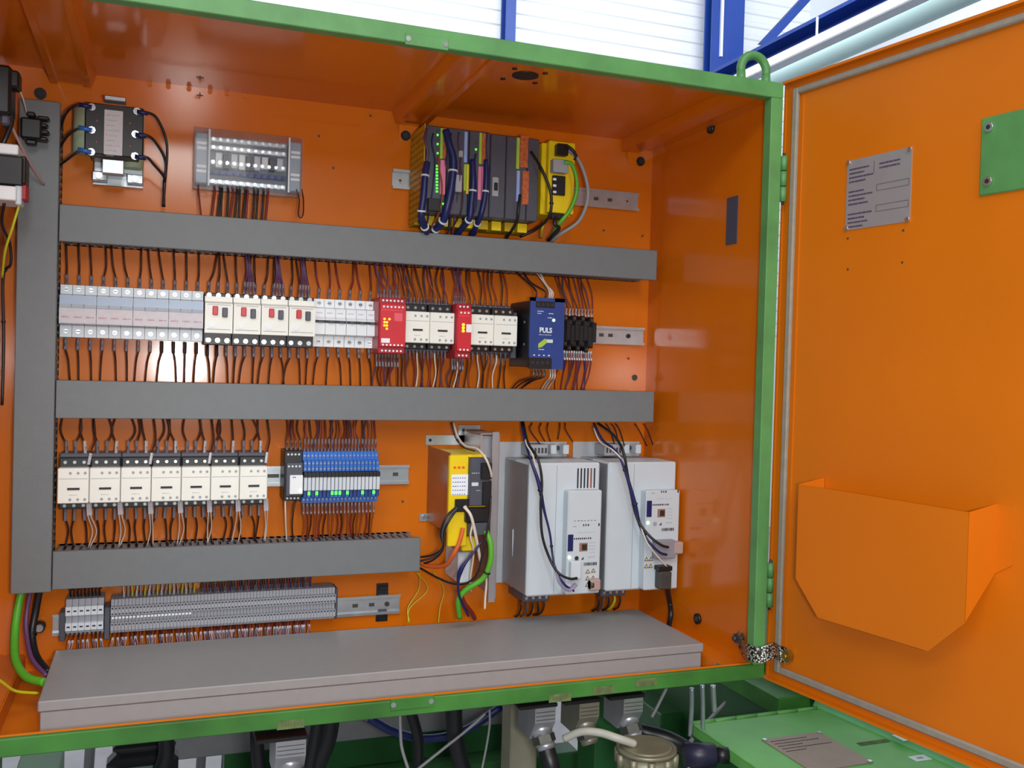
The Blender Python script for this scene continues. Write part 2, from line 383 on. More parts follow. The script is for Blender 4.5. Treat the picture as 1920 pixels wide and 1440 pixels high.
# black plugs and holes of the walls
for (px, py) in ((760, 255), (1200, 303), (76, 176)):
    q = ay(px, py, 0); m = MB(CL); m.cyl((q.x, -.004, q.z), 'y', .009, .0045, BLACK, 16); m.cyl((q.x, -.0058, q.z), 'y', .006, .0018, INK, 6); m.to('black_plug', cab)
q = ay(1190, 708, 0); m = MB(CL); m.cyl((q.x, -.0012, q.z), 'y', .006, .0015, DARKST, 14); m.to('bolt', cab)
for (px, py) in ((695, 217), (1178, 672), (1215, 276), (598, 255), (625, 315), (755, 940), (765, 600), (1205, 442), (1132, 432)):
    q = ay(px, py, 0); m = MB(CL); m.cyl((q.x, -.0010, q.z), 'y', .0022, .0012, DARKST, 8); m.to('rivet', cab)
for (px, py) in ((1335, 241), (1310, 1160)):
    q = at(px, py, 0, XR_); m = MB(CL); m.cyl((XR_-.005, q.y, q.z), 'x', .0095, .005, BLACK, 16); pl = m.to('black_plug', cab)
    m = MB(CL); m.cyl((XR_-.0065, q.y, q.z), 'x', .005, .0015, DARKST, 6); m.to('hex_head', pl)
q0 = at(1365, 372, 0, XR_); q1 = at(1382, 456, 0, XR_)
m = MB(CL); m.box(XR_-.002, XR_-.0002, q1.y, q0.y, q1.z, q0.z, mat('slate_blue_cover', (62, 72, 92), .4)); m.to('slot_cover', cab, 'small slate blue plate over a slot in the right wall')
q = at(1410, 187, 0, XR_); m = MB(CL); m.box(XR_-.002, XR_-.0002, q.y-.006, q.y+.004, q.z-.004, q.z+.004, ORANGE); m.to('weld_tab', cab)
# lifting eye
e = thing('lifting_eye', 'green ring-shaped lifting eye on the roof corner of the cabinet', 'lifting eye', (1.034, -.36, ZT+.006)); L = e.location
c = ay(1413, 132, .36); R_ = .0245
m = MB(L); m.torus((c.x, -.36, c.z), R_, .0072, GREEN, -.25, math.pi+.25, 22, 12); m.to('ring', e)
for sg in (-1, 1): m = MB(L); m.cyl((c.x+sg*.024, -.36, ZT+.0065), 'z', .009, max(.004, c.z-.006-ZT-.004), GREEN, 12, .0072); m.to('shank', e)
# hinges on the frame
for (py0, py1, px) in ((290, 378, 1459), (1055, 1140, 1435)):
    a, b = ay(px, py0, D), ay(px, py1, D); zz = sorted((a.z, b.z)); h = (zz[1]-zz[0])
    m = MB(CL); hx_ = xo+.006
    for i in range(3): m.cyl((hx_, -D+.002, zz[0]+h*i/3+.001), 'z', .0055, h/3-.002, GREEN, 12)
    hg = m.to('hinge', cab); m = MB(CL); m.cyl((hx_, -D+.002, zz[0]-.004), 'z', .0026, h+.008, DARKST, 8); m.to('hinge_pin', hg)
    m = MB(CL); m.box(xo+.001, hx_, -D+.001, -D+.004, zz[0]+.004, zz[1]-.004, GREEND); m.to('hinge_leaf', hg)

# ------------------------------------------------------------------ door (a child of the cabinet, with its own frame of axes)
DA = .134; HX, HY = 1.0937, -.429
door = bpy.data.objects.new('door', None); COL.objects.link(door); door.parent = cab
door.location = (HX-CL.x, HY-CL.y, 0); door.rotation_euler = (0, 0, DA-math.pi/2)
dn = Vector((math.cos(DA), math.sin(DA), 0)); dd = Vector((math.sin(DA), -math.cos(DA), 0)); DH = Vector((HX, HY, 0))
def ud(px, py, off=0.):
    d = FW + RT*((px-960)/FPX) - UP*((py-720)/FPX); t = ((DH-CP).dot(dn)+off)/d.dot(dn); X = CP+d*t
    return (X-DH).dot(dd), X.z
def dpart(m, name, label=None): return m.to(name, door, label)
m = MB(); m.box(-.030, 1.09, 0, .003, .032, .996, ORANGE2); dpart(m, 'door_skin')
for bxs in ((-.030, -.026, -.002, 0, .032, .996), (1.086, 1.09, -.012, 0, .032, .996), (-.026, 1.086, -.012, 0, .992, .996), (-.026, 1.086, -.012, 0, .032, .036)):
    m = MB(); m.box(*bxs, ORANGE2); dpart(m, 'door_rim')
m = MB(); m.box(-.031, 1.091, .0032, .006, .031, .997, GREEN); dpart(m, 'outer_skin', 'green outer face of the door')
for bxs in ((-.008, .004, -.007, 0, .047, .982), (1.052, 1.066, -.007, 0, .047, .982), (.004, 1.052, -.007, 0, .972, .982), (.004, 1.052, -.007, 0, .047, .058)):
    m = MB(); m.box(*bxs, GASK, .002); dpart(m, 'gasket')
m = MB(); m.box(.0105, .0125, -.0018, -.0002, .062, .968, ORANGE2); dpart(m, 'fold_line')
# rating plate
def dtext_rows(m, x0, x1, z, h, n, mt, seed):
    rr = random.Random(seed); x = x0
    while x < x1:
        wv = rr.uniform(.0012, .0032); m.box(x, min(x+wv, x1), -.0016, -.0012, z-h/2, z+h/2, mt); x += wv+rr.uniform(.0006, .0012)
px0, px1, pz0, pz1 = .105, .220, .744, .8475
m = MB(); m.box(px0, px1, -.0012, -.0001, pz0, pz1, PLATE); pl = dpart(m, 'rating_plate', 'grey engraved rating plate with lines of small print')
m = MB(); MK = mat('plate_print', (70, 52, 84), .6)
zz = pz1-.014
for blk in range(3):
    for r_ in range(4):
        dtext_rows(m, px0+.005, px0+.005+(.036, .028, .044, .030)[(r_+blk) % 4], zz, .0022, 8, MK, blk*7+r_); zz -= .0062
    zz -= .0085
m.box(px0+.050, px0+.0506, -.0015, -.0012, pz1-.026, pz1-.008, MK)
for r_ in range(2): dtext_rows(m, px0+.060, px0+.096, pz1-.014-.006*r_, .0022, 8, MK, 50+r_)
m.to('print', pl)
m = MB()
for zc_ in (pz0+.060, pz0+.030):
    for (a, b, c, d_) in ((.056, .112, 0, .0004), (.056, .112, -.009, -.0086), (.056, .0564, -.009, .0004), (.1116, .112, -.009, .0004)):
        m.box(px0+a, px0+b, -.0015, -.0012, zc_+c, zc_+d_, INK)
m.to('ruled_box', pl)
for x in (px0+.003, px1-.003):
    for z_ in (pz0+.003, pz1-.003):
        m = MB(); m.cyl((x, -.0035, z_), 'y', .0034, .0023, SCREW, 12); m.to('screw', pl)
for (px, py) in ((1590, 447), (1694, 432), (1590, 505), (1692, 492)):
    x, z_ = ud(px, py); m = MB(); m.cyl((x, -.001, z_), 'y', .0016, .001, DARKST, 8); dpart(m, 'small_hole')
# green bolted plate
g0 = .327; m = MB(); m.box(g0, .60, -.004, -.0002, .763, .863, GREEN, .002); gp = dpart(m, 'green_plate', 'green plate bolted to the orange door with socket screws')
for (x, z_) in ((.3395, .849), (.3405, .780), (.585, .849), (.585, .780)):
    m = MB(); m.cyl((x, -.007, z_), 'y', .006, .003, SCREW, 16); m.cyl((x, -.0074, z_), 'y', .0032, .0004, INK, 6); m.to('socket_screw', gp)
# document pocket
PP = .055; F = [(1500, 897), (1813, 945), (1808, 1168), (1740, 1221), (1533, 1158), (1492, 1085)]
fr = [ud(px, py, -PP) for px, py in F]
xl_, xr_ = .082, .367
fr = [(xl_, .3625), (xr_, .3625), (xr_, fr[2][1]), (fr[3][0], fr[3][1]), (fr[4][0], fr[4][1]), (xl_, fr[5][1])]
bk = [(xl_, .371), (xr_, .371), (xr_, .282), (xr_-.02, .262), (xl_+.02, .262), (xl_, .282)]
fv = [(x, -PP, z_) for x, z_ in fr]; bv = [(x, -.0006, z_) for x, z_ in bk]
pk = MB(); pk.add(fv+[(x, y+.0012, z_) for x, y, z_ in fv], [(0, 1, 2, 3, 4, 5), (11, 10, 9, 8, 7, 6)]+[(i, (i+1) % 6, 6+(i+1) % 6, 6+i) for i in range(6)], ORANGE2)
pf = dpart(pk, 'document_pocket', 'folded orange document pocket standing off the door')
m = MB(); m.add(fv+bv, [(i, (i+1) % 6, 6+(i+1) % 6, 6+i) for i in range(1, 6)], ORANGE2); m.to('pocket_side', pf)
m = MB(); m.box(xr_, .390, -.0016, -.0003, .297, .371, ORANGE2); m.prism([(xr_, -.0016, .282), (.390, -.0016, .297), (xr_, -.0016, .297)], (0, .0013, 0), ORANGE2); m.to('pocket_flange', pf)
m = MB(); m.box(.058, xl_, -.0016, -.0003, .297, .371, ORANGE2); m.to('pocket_flange', pf)

# earthing strap between wall and door
sp_ = at(1392, 1196, 0, XR_); x1, z1 = ud(1482, 1229); ep = DH+dd*x1+Vector((0, 0, z1))-dn*.006
st = thing('earthing_strap', 'braided metal earthing strap joining cabinet wall and open door', 'strap', (XR_-.004, sp_.y, sp_.z)); L = st.location
m = MB(L); a = Vector((XR_-.008, sp_.y, sp_.z))
pa = at(1402, 1222, 1, -.435); pb = at(1425, 1228, 1, -.455); pc = at(1452, 1220, 1, -.46)
m.ribbon([a, a+Vector((-.008, -.03, -.012)), pa, pb, pc, ep+Vector((-.01, .01, .003)), ep], (0, 0.004, .024), .003, BRAID); m.to('braid', st)
m = MB(L); m.cyl((XR_-.013, sp_.y, sp_.z), 'x', .009, .012, DARKST, 6); m.cyl((XR_-.018, sp_.y, sp_.z), 'x', .004, .006, DARKST, 8); m.to('wall_lug', st)
m = MB(L); m.cyl(ep-dn*.004, dn, .010, .008, BRASS, 6); m.cyl(ep-dn*.009, dn, .0045, .006, BRASS, 8); m.to('door_lug', st, 'brass bolt of the strap on the door')

# ------------------------------------------------------------------ wire ducts
def duct(label, x0, x1, z0, z1, d=.0795, vert=False, sides=(1, 1), y0=-.0008):
    t = thing('wire_duct', label, 'wire duct', (x0, y0, z0)); L = t.location
    m = MB(L); m.box(x0+.002, x1-.002, y0-.002, y0, z0+.002, z1-.002, DUCTD); m.to('base', t)
    m = MB(L)
    if vert: m.box(x0, x1, -d, -d+.003, z0, z1, DUCT, .001); m.box(x0, x0+.0015, -d+.003, -d+.012, z0, z1, DUCT); m.box(x1-.0015, x1, -d+.003, -d+.012, z0, z1, DUCT)
    else: m.box(x0, x1, -d, -d+.003, z0, z1, DUCT, .001); m.box(x0, x1, -d+.003, -d+.012, z0, z0+.0015, DUCT); m.box(x0, x1, -d+.003, -d+.012, z1-.0015, z1, DUCT)
    m.to('cover', t)
    for k in (0, 1):
        if not sides[k]: continue
        m = MB(L)
        if vert:
            x = (x0+.0025, x1-.0025)[k]; p = z0+.004
            while p < z1-.01: m.box(x-.0007, x+.0007, -d+.005, y0-.002, p, p+.0072, DUCTD if False else DUCT); p += .0118
            m.box(x-.0007, x+.0007, y0-.018, y0-.002, z0+.002, z1-.002, DUCT)
        else:
            zz = (z0+.0025, z1-.0025)[k]; p = x0+.004
            while p < x1-.01: m.box(p, p+.0072, -d+.005, y0-.002, zz-.0007, zz+.0007, DUCT); p += .0118
            m.box(x0+.002, x1-.002, y0-.018, y0-.002, zz-.0007, zz+.0007, DUCT)
        m.to('slotted_side', t, kind='stuff')
    return t
DZ1, DZ2, DZ3 = (.7002, .757), (.4273, .4863), (.1614, .2203)
duct('tall upright grey wire duct along the left edge', -.0565, -.0005, .158, .912, vert=True)
duct('long grey wire duct at the top, above the breaker row', .001, 1.0414, *DZ1)
duct('long grey wire duct across the middle of the cabinet', .001, 1.0444, *DZ2)
duct('short lower grey wire duct ending beside the yellow servo unit', .001, .5878, *DZ3)
# big floor duct
fx0, fx1, fyb, fyf, fzt = .006, 1.031, -.066, -.302, .0625
fd = thing('floor_duct', 'wide grey cable trunking with a lid lying on the cabinet floor', 'cable trunking', (fx0, fyb, .0125)); L = fd.location
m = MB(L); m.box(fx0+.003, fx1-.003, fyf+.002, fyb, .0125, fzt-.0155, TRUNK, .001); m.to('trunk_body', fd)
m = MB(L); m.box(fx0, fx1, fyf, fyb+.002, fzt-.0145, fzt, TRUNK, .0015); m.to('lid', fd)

# ------------------------------------------------------------------ DIN rails
def rail(label, x0, x1, zc, y=-.0008):
    t = thing('mounting_rail', label, 'mounting rail', (x0, y, zc)); L = t.location
    m = MB(L); m.box(x0, x1, y-.0012, y, zc-.0125, zc+.0125, STEEL); m.to('rail_web', t)
    for s_ in (-1, 1):
        m = MB(L); a = zc+s_*.0125; b = zc+s_*.0137; c = zc+s_*.0175
        m.box(x0, x1, y-.0075, y-.0000, a, b, STEEL); m.box(x0, x1, y-.0075, y-.0064, b, c, STEEL); m.to('rail_flange', t)
    return t
def rail_slots(t, xs, zc, y=-.0022, r=.0032, mt=None):
    L = t.location
    for x in xs:
        m = MB(L); m.box(x-.005, x+.005, y-.0004, y, zc-r, zc+r, mt or DARKST, .0001); m.to('slot', t)
def rail_screw(t, x, zc, mt=None):
    m = MB(t.location); m.cyl((x, -.005, zc), 'y', .0045, .003, mt or SCREW, 10); m.cyl((x, -.0053, zc), 'y', .002, .0004, INK, 6); m.to('screw', t)
RZ1, RZ2, RZ3, RZ4 = .860, .594, .3245, .0875
r1 = rail('steel rail at the top carrying the controller rack', .538, 1.037, RZ1); rail_screw(r1, .552, RZ1-.002); rail_screw(r1, 1.012, RZ1); rail_slots(r1, (.945, .975), RZ1)
r2 = rail('steel rail of the breaker row, bare at its right end', .001, 1.058, RZ2); rail_screw(r2, 1.024, RZ2, BLACK); rail_slots(r2, (.965, .985), RZ2)
r3 = rail('steel rail of the contactor and blue relay row', .001, .5825, RZ3); rail_slots(r3, (.335, .345, .558), RZ3)
r4 = rail('steel rail of the terminal strip near the cabinet floor', -.004, .572, RZ4); rail_screw(r4, .548, RZ4, DARKST); rail_slots(r4, (.49, .52), RZ4)

# ------------------------------------------------------------------ breaker row
def breaker(w, n, style):
    """z = 0 at the rail centre, x = 0 left side; returns the thing at the origin"""
    t = thing('circuit_breaker', 'x', 'circuit breaker'); L = (0, 0, 0)
    prof = [(0, -.008, -.041), (0, -.046, -.041), (0, -.046, -.023), (0, -.063, -.020), (0, -.063, .006), (0, -.058, .010), (0, -.058, .024), (0, -.046, .027), (0, -.046, .041), (0, -.008, .041)]
    body = WHITE if style == 'white' else LGREY
    for i in range(n):
        pw = w/n; m = MB(); m.prism([(i*pw+.0003, y, z_) for _, y, z_ in prof], (pw-.0006, 0, 0), body); m.to('pole', t)
    m = MB()
    for i in range(n):
        x = (i+.5)*w/n
        for z_ in (-.032, .034): m.screw(x, -.046, z_, .0035)
    m.to('terminal_screws', t) if False else None
    for i in range(n):
        x = (i+.5)*w/n
        for z_ in (-.032, .034):
            m = MB(); m.screw(x, -.046, z_, .0035); m.to('terminal_screw', t)
    if style == 'grey':
        m = MB(); m.box(.001, w-.001, -.0592, -.0581, .0105, .0235, BGREY); m.to('label_holder', t)
        m = MB(); m.box(.0008, w-.0008, -.0640, -.0631, -.019, .004, PINKW); 
        m.to('front_label', t)
        m = MB()
        for i in range(n): marks(m, (i+.2)*w/n, (i+.85)*w/n, -.0641, -.010, .0022, mat('red_print', (190, 120, 140), .5), 5, seed=i)
        m.to('print', t)
        m = MB(); m.box(0.0008, w-.0008, -.0645, -.0625, .0045, .0058, GREYP); m.to('groove', t)
    else:
        m = MB(); m.box(.0006, w-.0006, -.0645, -.063, -.0005, .0040, BLACK); m.to('toggle_slot', t)
        m = MB()
        for i in range(n): m.box((i+.25)*w/n, (i+.75)*w/n, -.069, -.0645, -.0005, .0035, DGREY, .0008)
        m.to('toggle_bar', t)
        m = MB()
        for i in range(n): marks(m, (i+.2)*w/n, (i+.75)*w/n, -.0581, .0165, .0016, GREYP, 4, seed=i+9)
        m.to('print', t)
    return t
X0 = .0015
bk = breaker(.0535, 3, 'grey')
ordw = ['leftmost', 'second', 'third', 'fourth', 'fifth', 'sixth', 'seventh']
for i in range(4):
    o = bk if i == 0 else copy_tree(bk)
    o.location = (X0+i*.0536, 0, RZ2+.001); o['group'] = 'grey three-pole breakers'
    o['label'] = ['leftmost grey three-pole breaker, next to the upright duct', 'second grey three-pole breaker from the left', 'third grey three-pole breaker from the left', 'grey three-pole breaker next to the red-button motor starters'][i]
# motor starters with red and black buttons
def starter():
    t = thing('motor_starter', 'x', 'motor starter'); w = .0445
    m = MB(); m.box(0, w, -.055, -.008, -.045, .040, BLACK, .001); m.to('terminal_block', t)
    m = MB(); m.prism([(.0006, -.055, -.026), (.0006, -.078, -.026), (.0006, -.078, .022), (.0006, -.066, .026), (.0006, -.066, .034), (.0006, -.055, .034)], (w-.0012, 0, 0), CREAM); f = m.to('front_housing', t)
    m = MB(); m.box(.012, .0205, -.0835, -.078, .003, .0175, RED, .001); m.to('stop_button', t, 'red push button')
    m = MB(); m.box(.027, .0355, -.0835, -.078, .0, .0155, DGREY, .001); m.to('start_button', t, 'black push button')
    m = MB(); m.cyl((.012, -.080, -.012), 'y', .0055, .002, WHITE, 16); m.to('setting_dial', t)
    m = MB(); m.box(.004, w-.004, -.0785, -.078, -.0205, -.0195, GREYP); m.box(.004, w-.004, -.0785, -.078, .0195, .0203, GREYP); m.to('moulded_line', t)
    for i in range(3):
        for (z_, y) in ((-.0375, -.055), (.0365, -.055)):
            m = MB(); m.cyl(((i+.5)*w/3, y-.0022, z_), 'y', .0040, .0022, SCREW, 12); m.to('terminal_screw', t)
    return t
sx = X0+4*.0536+.001; ms = starter()
for i in range(4):
    o = ms if i == 0 else copy_tree(ms); o.location = (sx+i*.0446, 0, RZ2); o['group'] = 'motor starters with red and black buttons'
    o['label'] = ['leftmost white motor starter with red and black buttons', 'second white motor starter from the left, red and black buttons', 'third white motor starter from the left, red and black buttons', 'rightmost white motor starter with red and black buttons'][i]
bw = breaker(.0535, 3, 'white')
bx0 = sx+4*.0446+.001
for i in range(2):
    o = bw if i == 0 else copy_tree(bw); o.location = (bx0+i*.0538, 0, RZ2-.001); o['group'] = 'white breakers with a black bar'
    o['label'] = ['left white breaker with black toggle bar beside the motor starters', 'right white breaker with black toggle bar beside the red relay'][i]
# red safety relays
def safety(w, label, wide):
    t = thing('safety_relay', label, 'relay'); 
    m = MB(); m.box(0, w, -.092, -.008, -.052, .044, REDD, .0012); m.to('housing', t)
    m = MB(); m.box(.0015, w-.001, -.0985, -.092, -.040, .033, RED, .001); m.to('front_cover', t)
    n = 6 if wide else 3
    for z_ in (.039, .028, -.037, -.047):
        m = MB(); y = -.0985 if abs(z_) < .034 or z_ == -.037 else -.092
        for i in range(n):
            x = .004+(w-.008)*(i+.5)/n; m.cyl((x, y-.0008, z_), 'y', .0018, .0008, WHITE, 8)
        m.to('terminal_row', t, kind='stuff')
    m = MB()
    for k, (i, j) in enumerate([(0, 2), (2, 2), (0, 1), (1, 1), (0, 0), (1, 0), (1, -1)] if wide else [(0, 2), (0, 1), (0, 0)]):
        m.cyl(((.009 if wide else w*.42)+i*.0042, -.0996, -.004+j*.0055), 'y', .0019 if wide else .0026, .0012, LEDY, 10)
    m.to('indicator_lamps', t, 'lit yellow indicator lamps', 'stuff')
    m = MB()
    if wide:
        m.box(.026, .040, -.0989, -.0985, .004, .018, PINK); m.box(.004, .019, -.0989, -.0985, -.0335, -.026, WHITE)
    else: m.box(w*.62, w-.001, -.0990, -.0985, -.006, .008, WHITE)
    marks(m, .004, w-.006, -.0986, .0225, .0018, PINK, 8, seed=3); m.to('printed_fields', t)
    return t
s1 = safety(.0475, 'wide red safety relay with seven yellow lamps beside white breakers', True); s1.location = (.4995, 0, RZ2+.001)
s2 = safety(.0285, 'narrow red safety relay with three yellow lamps between the contactor pairs', False); s2.location = (.6375, 0, RZ2-.003)
# contactors
def contactor():
    t = thing('contactor', 'x', 'contactor'); w = .0446
    m = MB(); m.box(0, w, -.050, -.008, -.042, .047, DGREY, .001); m.to('base_body', t)
    m = MB(); m.box(.001, w-.001, -.068, -.050, -.038, .0415, BLACK, .001); m.to('terminal_block', t)
    m = MB(); m.box(.0002, w-.0002, -.087, -.055, -.0275, .027, CREAM, .0012); fc = m.to('front_housing', t)
    m = MB(); m.box(.014, .0315, -.0882, -.087, -.0065, -.0032, INK); m.to('indicator_slot', t)
    m = MB(); m.box(.002, w-.002, -.0874, -.087, .0105, .0112, GREYP); marks(m, .017, .029, -.0871, -.0145, .001, GREYP, 5); m.to('moulded_line', t)
    m = MB()
    for z_ in (.0195, -.0215):
        for x in (.018, .029, .039): m.cyl((x, -.0878, z_), 'y', .0022, .0008, GREYP, 8)
    m.to('front_holes', t, kind='stuff')
    for x in (.009, .0225, .036):
        for z_ in (.0345, -.0335):
            m = MB(); m.cyl((x, -.0690, z_), 'y', .0026, .001, SCREW, 10); m.to('terminal_screw', t)
    return t
ct = contactor()
cl = ['leftmost cream contactor in the lower row of seven'] + ['%s cream contactor from the left in the lower row' % q for q in ordw[1:6]] + ['rightmost cream contactor in the lower row, beside bare rail']
for i in range(7):
    o = ct if i == 0 else copy_tree(ct); o.location = (.0062+i*.0451, 0, RZ3-.001); o['label'] = cl[i]; o['group'] = 'cream contactors in the lower row'
for i, (x, lb) in enumerate(((.5475, 'left cream contactor beside the wide red relay'), (.5925, 'right cream contactor before the narrow red relay'), (.6665, 'left cream contactor beside the narrow red relay'), (.7115, 'cream contactor next to the blue power supply'))):
    copy_tree(ct, lb, (x, 0, RZ2-.003), 'cream contactors in the breaker row')
# blue power supply
ps = thing('power_supply', 'blue power supply with white lettering and a green lamp', 'power supply', (.770, 0, RZ2-.004))
m = MB(); m.box(0.0, .062, -.108, -.010, -.063, .056, BLACK, .0015); m.to('case', ps)
m = MB(); m.box(.0, .0665, -.1125, -.1085, -.046, .044, BLUE); 
m.box(.0, .010, -.1125, -.1085, .044, .062, BLUE); m.box(.047, .0665, -.1125, -.1085, .044, .062, BLUE)
m.box(.0, .0665, -.1125, -.1085, .0555, .062, BLUE); m.box(.044, .0665, -.1125, -.1085, -.066, -.046, BLUE); m.to('front_panel', ps)
m = MB(); m.box(.062, .0665, -.1085, -.05, -.062, .055, BLUE); m.to('side_panel', ps)
m = MB(); m.box(.010, .047, -.1122, -.1083, .0445, .0552, BLACK); m.box(.001, .0435, -.1122, -.1083, -.066, -.0465, BLACK)
for i in range(4): m.cyl((.015+i*.009, -.1130, .0495), 'y', .003, .001, INK, 10); m.cyl((.007+i*.0095, -.1130, -.055), 'y', .003, .001, INK, 10)
m.to('terminal_opening', ps)
text('PULS', .0125, WHITE, 'lettering', ps, (.0305, -.1130, .0035), bold=True, sx=.9)
m = MB(); marks(m, .018, .043, -.1126, -.0045, .0013, LGREY, 9, seed=2); marks(m, .014, .026, -.1126, .0375, .0016, WHITE, 4, seed=3); marks(m, .014, .022, -.1126, .0335, .0016, WHITE, 3, seed=4)
marks(m, .036, .046, -.1126, .034, .0014, WHITE, 3, seed=6); marks(m, .034, .044, -.1126, .0265, .0014, WHITE, 3, seed=8)
for i in range(4): marks(m, .008+i*.0095, .012+i*.0095, -.1126, -.0415, .0022, WHITE, 2, seed=20+i)
m.box(.0335, .045, -.1129, -.1125, -.0185, -.0125, LGREY); marks(m, .018, .030, -.1126, -.031, .0014, WHITE, 4, seed=12)
m.to('print', ps)
m = MB(); m.prism([(.017, -.1125, -.0285), (.017, -.1125, -.021), (.029, -.1125, -.0115), (.0335, -.1125, -.0125), (.0335, -.1125, -.0185), (.024, -.1125, -.0265)], (0, -.0005, 0), LGREEN); m.to('green_emblem', ps, 'slanted yellow-green emblem')
m = MB(); m.cyl((.0455, -.1138, .0225), 'y', .0028, .0014, LEDW, 12); m.to('indicator_lamp', ps, 'lit green lamp')
for z_ in (.018, -.022): m = MB(); m.cyl((-.0008, -.085, z_), 'x', .0028, .001, SCREW, 10); m.to('side_screw', ps)
m = MB(); m.box(-.0165, -.006, -.062, -.010, -.048, .036, DGREY, .001); m.to('rail_bracket', ps)
# black stepped terminal blocks
tb = thing('black_terminal_block', 'x', 'terminal block')
m = MB(); m.box(0, .0088, -.038, -.008, -.030, .030, BLACK, .001); m.box(0, .0088, -.052, -.038, -.019, .019, BLACK, .001); m.to('body', tb)
for z_ in (.024, -.024): m = MB(); m.cyl((.0044, -.0395, z_), 'y', .0026, .0015, DARKST, 8); m.to('terminal_screw', tb)
tl = ['black terminal block touching the blue power supply', 'second black terminal block right of the power supply', 'third black terminal block right of the power supply', 'fourth black terminal block right of the power supply', 'fifth black terminal block right of the power supply', 'sixth black terminal block right of the power supply', 'rightmost black terminal block beside the bare rail']
for i in range(7):
    o = tb if i == 0 else copy_tree(tb); o.location = (.868+i*.0090, -(0 if i < 5 else .0), RZ2+(-.004 if i % 2 else .004)-(i > 4)*.002); o['label'] = tl[i]; o['group'] = 'black terminal blocks beside the power supply'

# ------------------------------------------------------------------ relay row
rb = thing('black_relay', 'black relay with a white label left of the blue relays', 'relay', (.3515, 0, RZ3))
m = MB(); m.box(0, .0300, -.060, -.008, -.036, .049, BLACK, .001); m.to('housing', rb)
m = MB(); m.box(.002, .0295, -.072, -.060, -.0265, .030, DGREY, .001); m.to('upper_terminals', rb)
m = MB(); m.box(.0075, .0292, -.0775, -.072, -.0225, .0095, WHITE, .0008); m.to('white_front', rb)
m = MB(); marks(m, .012, .018, -.0776, .006, .002, mat('blue_print', (70, 80, 150), .5), 2); m.to('print', rb)
m = MB(); m.cyl((.0255, -.0785, -.0165), 'y', .0024, .001, LEDW, 10); m.to('indicator_lamp', rb, 'pale green lit lamp')
m = MB()
for i in range(4):
    for (z_, y) in ((.043, -.060), (.024, -.072), (-.0315, -.060)): m.cyl((.006+i*.006, y-.001, z_), 'y', .0019, .001, LGREY, 8)
m.to('terminal_screw', rb)
def slim(lit):
    t = thing('slim_blue_relay', 'x', 'relay'); w = .00635
    m = MB(); m.box(0, w, -.055, -.008, -.042, .046, RBLUE, .0004); m.to('housing', t)
    m = MB(); m.box(0.0002, w-.0002, -.076, -.055, .0045, .0125, BLACK); m.to('black_strap', t)
    m = MB(); m.box(0.0004, w-.0004, -.0745, -.055, -.0185, .0044, LGREY, .0005); m.to('grey_relay', t)
    m = MB(); m.box(0.0003, w-.0003, -.070, -.055, -.031, -.0188, BLUE if not lit else RBLUE, .0005); m.to('lamp_holder', t)
    m = MB(); m.box(.0002, w-.0002, -.066, -.055, .0128, .032, RBLUE, .0005); m.to('upper_terminal', t)
    m = MB(); m.cyl((w/2, -.067, .0175), 'y', .0018, .001, SCREW, 8); m.cyl((w/2, -.067, .027), 'y', .0018, .001, SCREW, 8); m.cyl((w/2, -.056, .039), 'y', .0018, .001, SCREW, 8); m.cyl((w/2, -.056, -.036), 'y', .0018, .001, SCREW, 8); m.to('terminal_screw', t)
    if lit:
        m = MB(); m.box(.001, w-.001, -.0712, -.070, -.0265, -.0205, LEDG); m.to('indicator_lamp', t, 'lit green lamp')
    return t
ORDR = ORD0 = ['first', 'second', 'third', 'fourth', 'fifth', 'sixth', 'seventh', 'eighth', 'ninth', 'tenth', 'eleventh', 'twelfth', 'thirteenth', 'fourteenth', 'fifteenth', 'sixteenth', 'seventeenth', 'eighteenth', 'nineteenth', 'twentieth']
sl, su = slim(True), slim(False); n_ = 20; used = [0, 0]; LIT = (1, 3, 7, 8, 9, 11, 15, 18)
for i in range(n_):
    src = sl if i in LIT else su; k = 0 if i in LIT else 1
    o = src if not used[k] else copy_tree(src); used[k] = 1
    o.location = (.3825+i*.00655, 0, RZ3+.001)
    o['label'] = '%s slim blue relay from the left, its green lamp %s' % (ORDR[i], 'lit' if k == 0 else 'dark'); o['group'] = 'slim blue relays, lamp lit' if k == 0 else 'slim blue relays, lamp dark'

# ------------------------------------------------------------------ transformer top left
tf = thing('transformer', 'black transformer with six silver terminals and a pale label', 'transformer', (.034, 0, .80))
tl_ = Vector(tf.location)
def pz(px, py, d): q = ay(px, py, d); return q-tl_
a, b = pz(160, 192, .085), pz(268, 297, .085)
m = MB(); m.box(a.x, b.x, -.085, -.070, b.z, a.z+.001, BLACK, .0015); m.to('terminal_board', tf)
m = MB(); m.box(a.x+.008, b.x-.006, -.069, -.028, b.z-.002, a.z-.004, mat('laminated_core', (90, 82, 76), .5, .4), .002); m.to('core', tf)
m = MB(); m.cyl((a.x+.002, -.045, b.z+.006), 'z', .022, .068, PALEG, 20); m.to('coil', tf, 'pale green coil')
m = MB(); m.cyl((b.x-.016, -.042, b.z-.010), 'z', .016, .06, PALEG, 16); m.to('coil', tf)
q0, q1 = pz(196, 205, .0865), pz(229, 292, .0865)
m = MB(); m.box(q0.x, q1.x, -.0862, -.0852, q1.z, q0.z, mat('label_paper', (205, 204, 210), .5, var=.08, scale=300)); lb = m.to('label', tf)
m = MB()
for i in range(9): marks(m, q0.x+.003, q1.x-.003-.004*(i % 3), -.0863, q0.z-.008-i*.0078, .0015, GREYP, 6, seed=i)
m.to('print', lb)
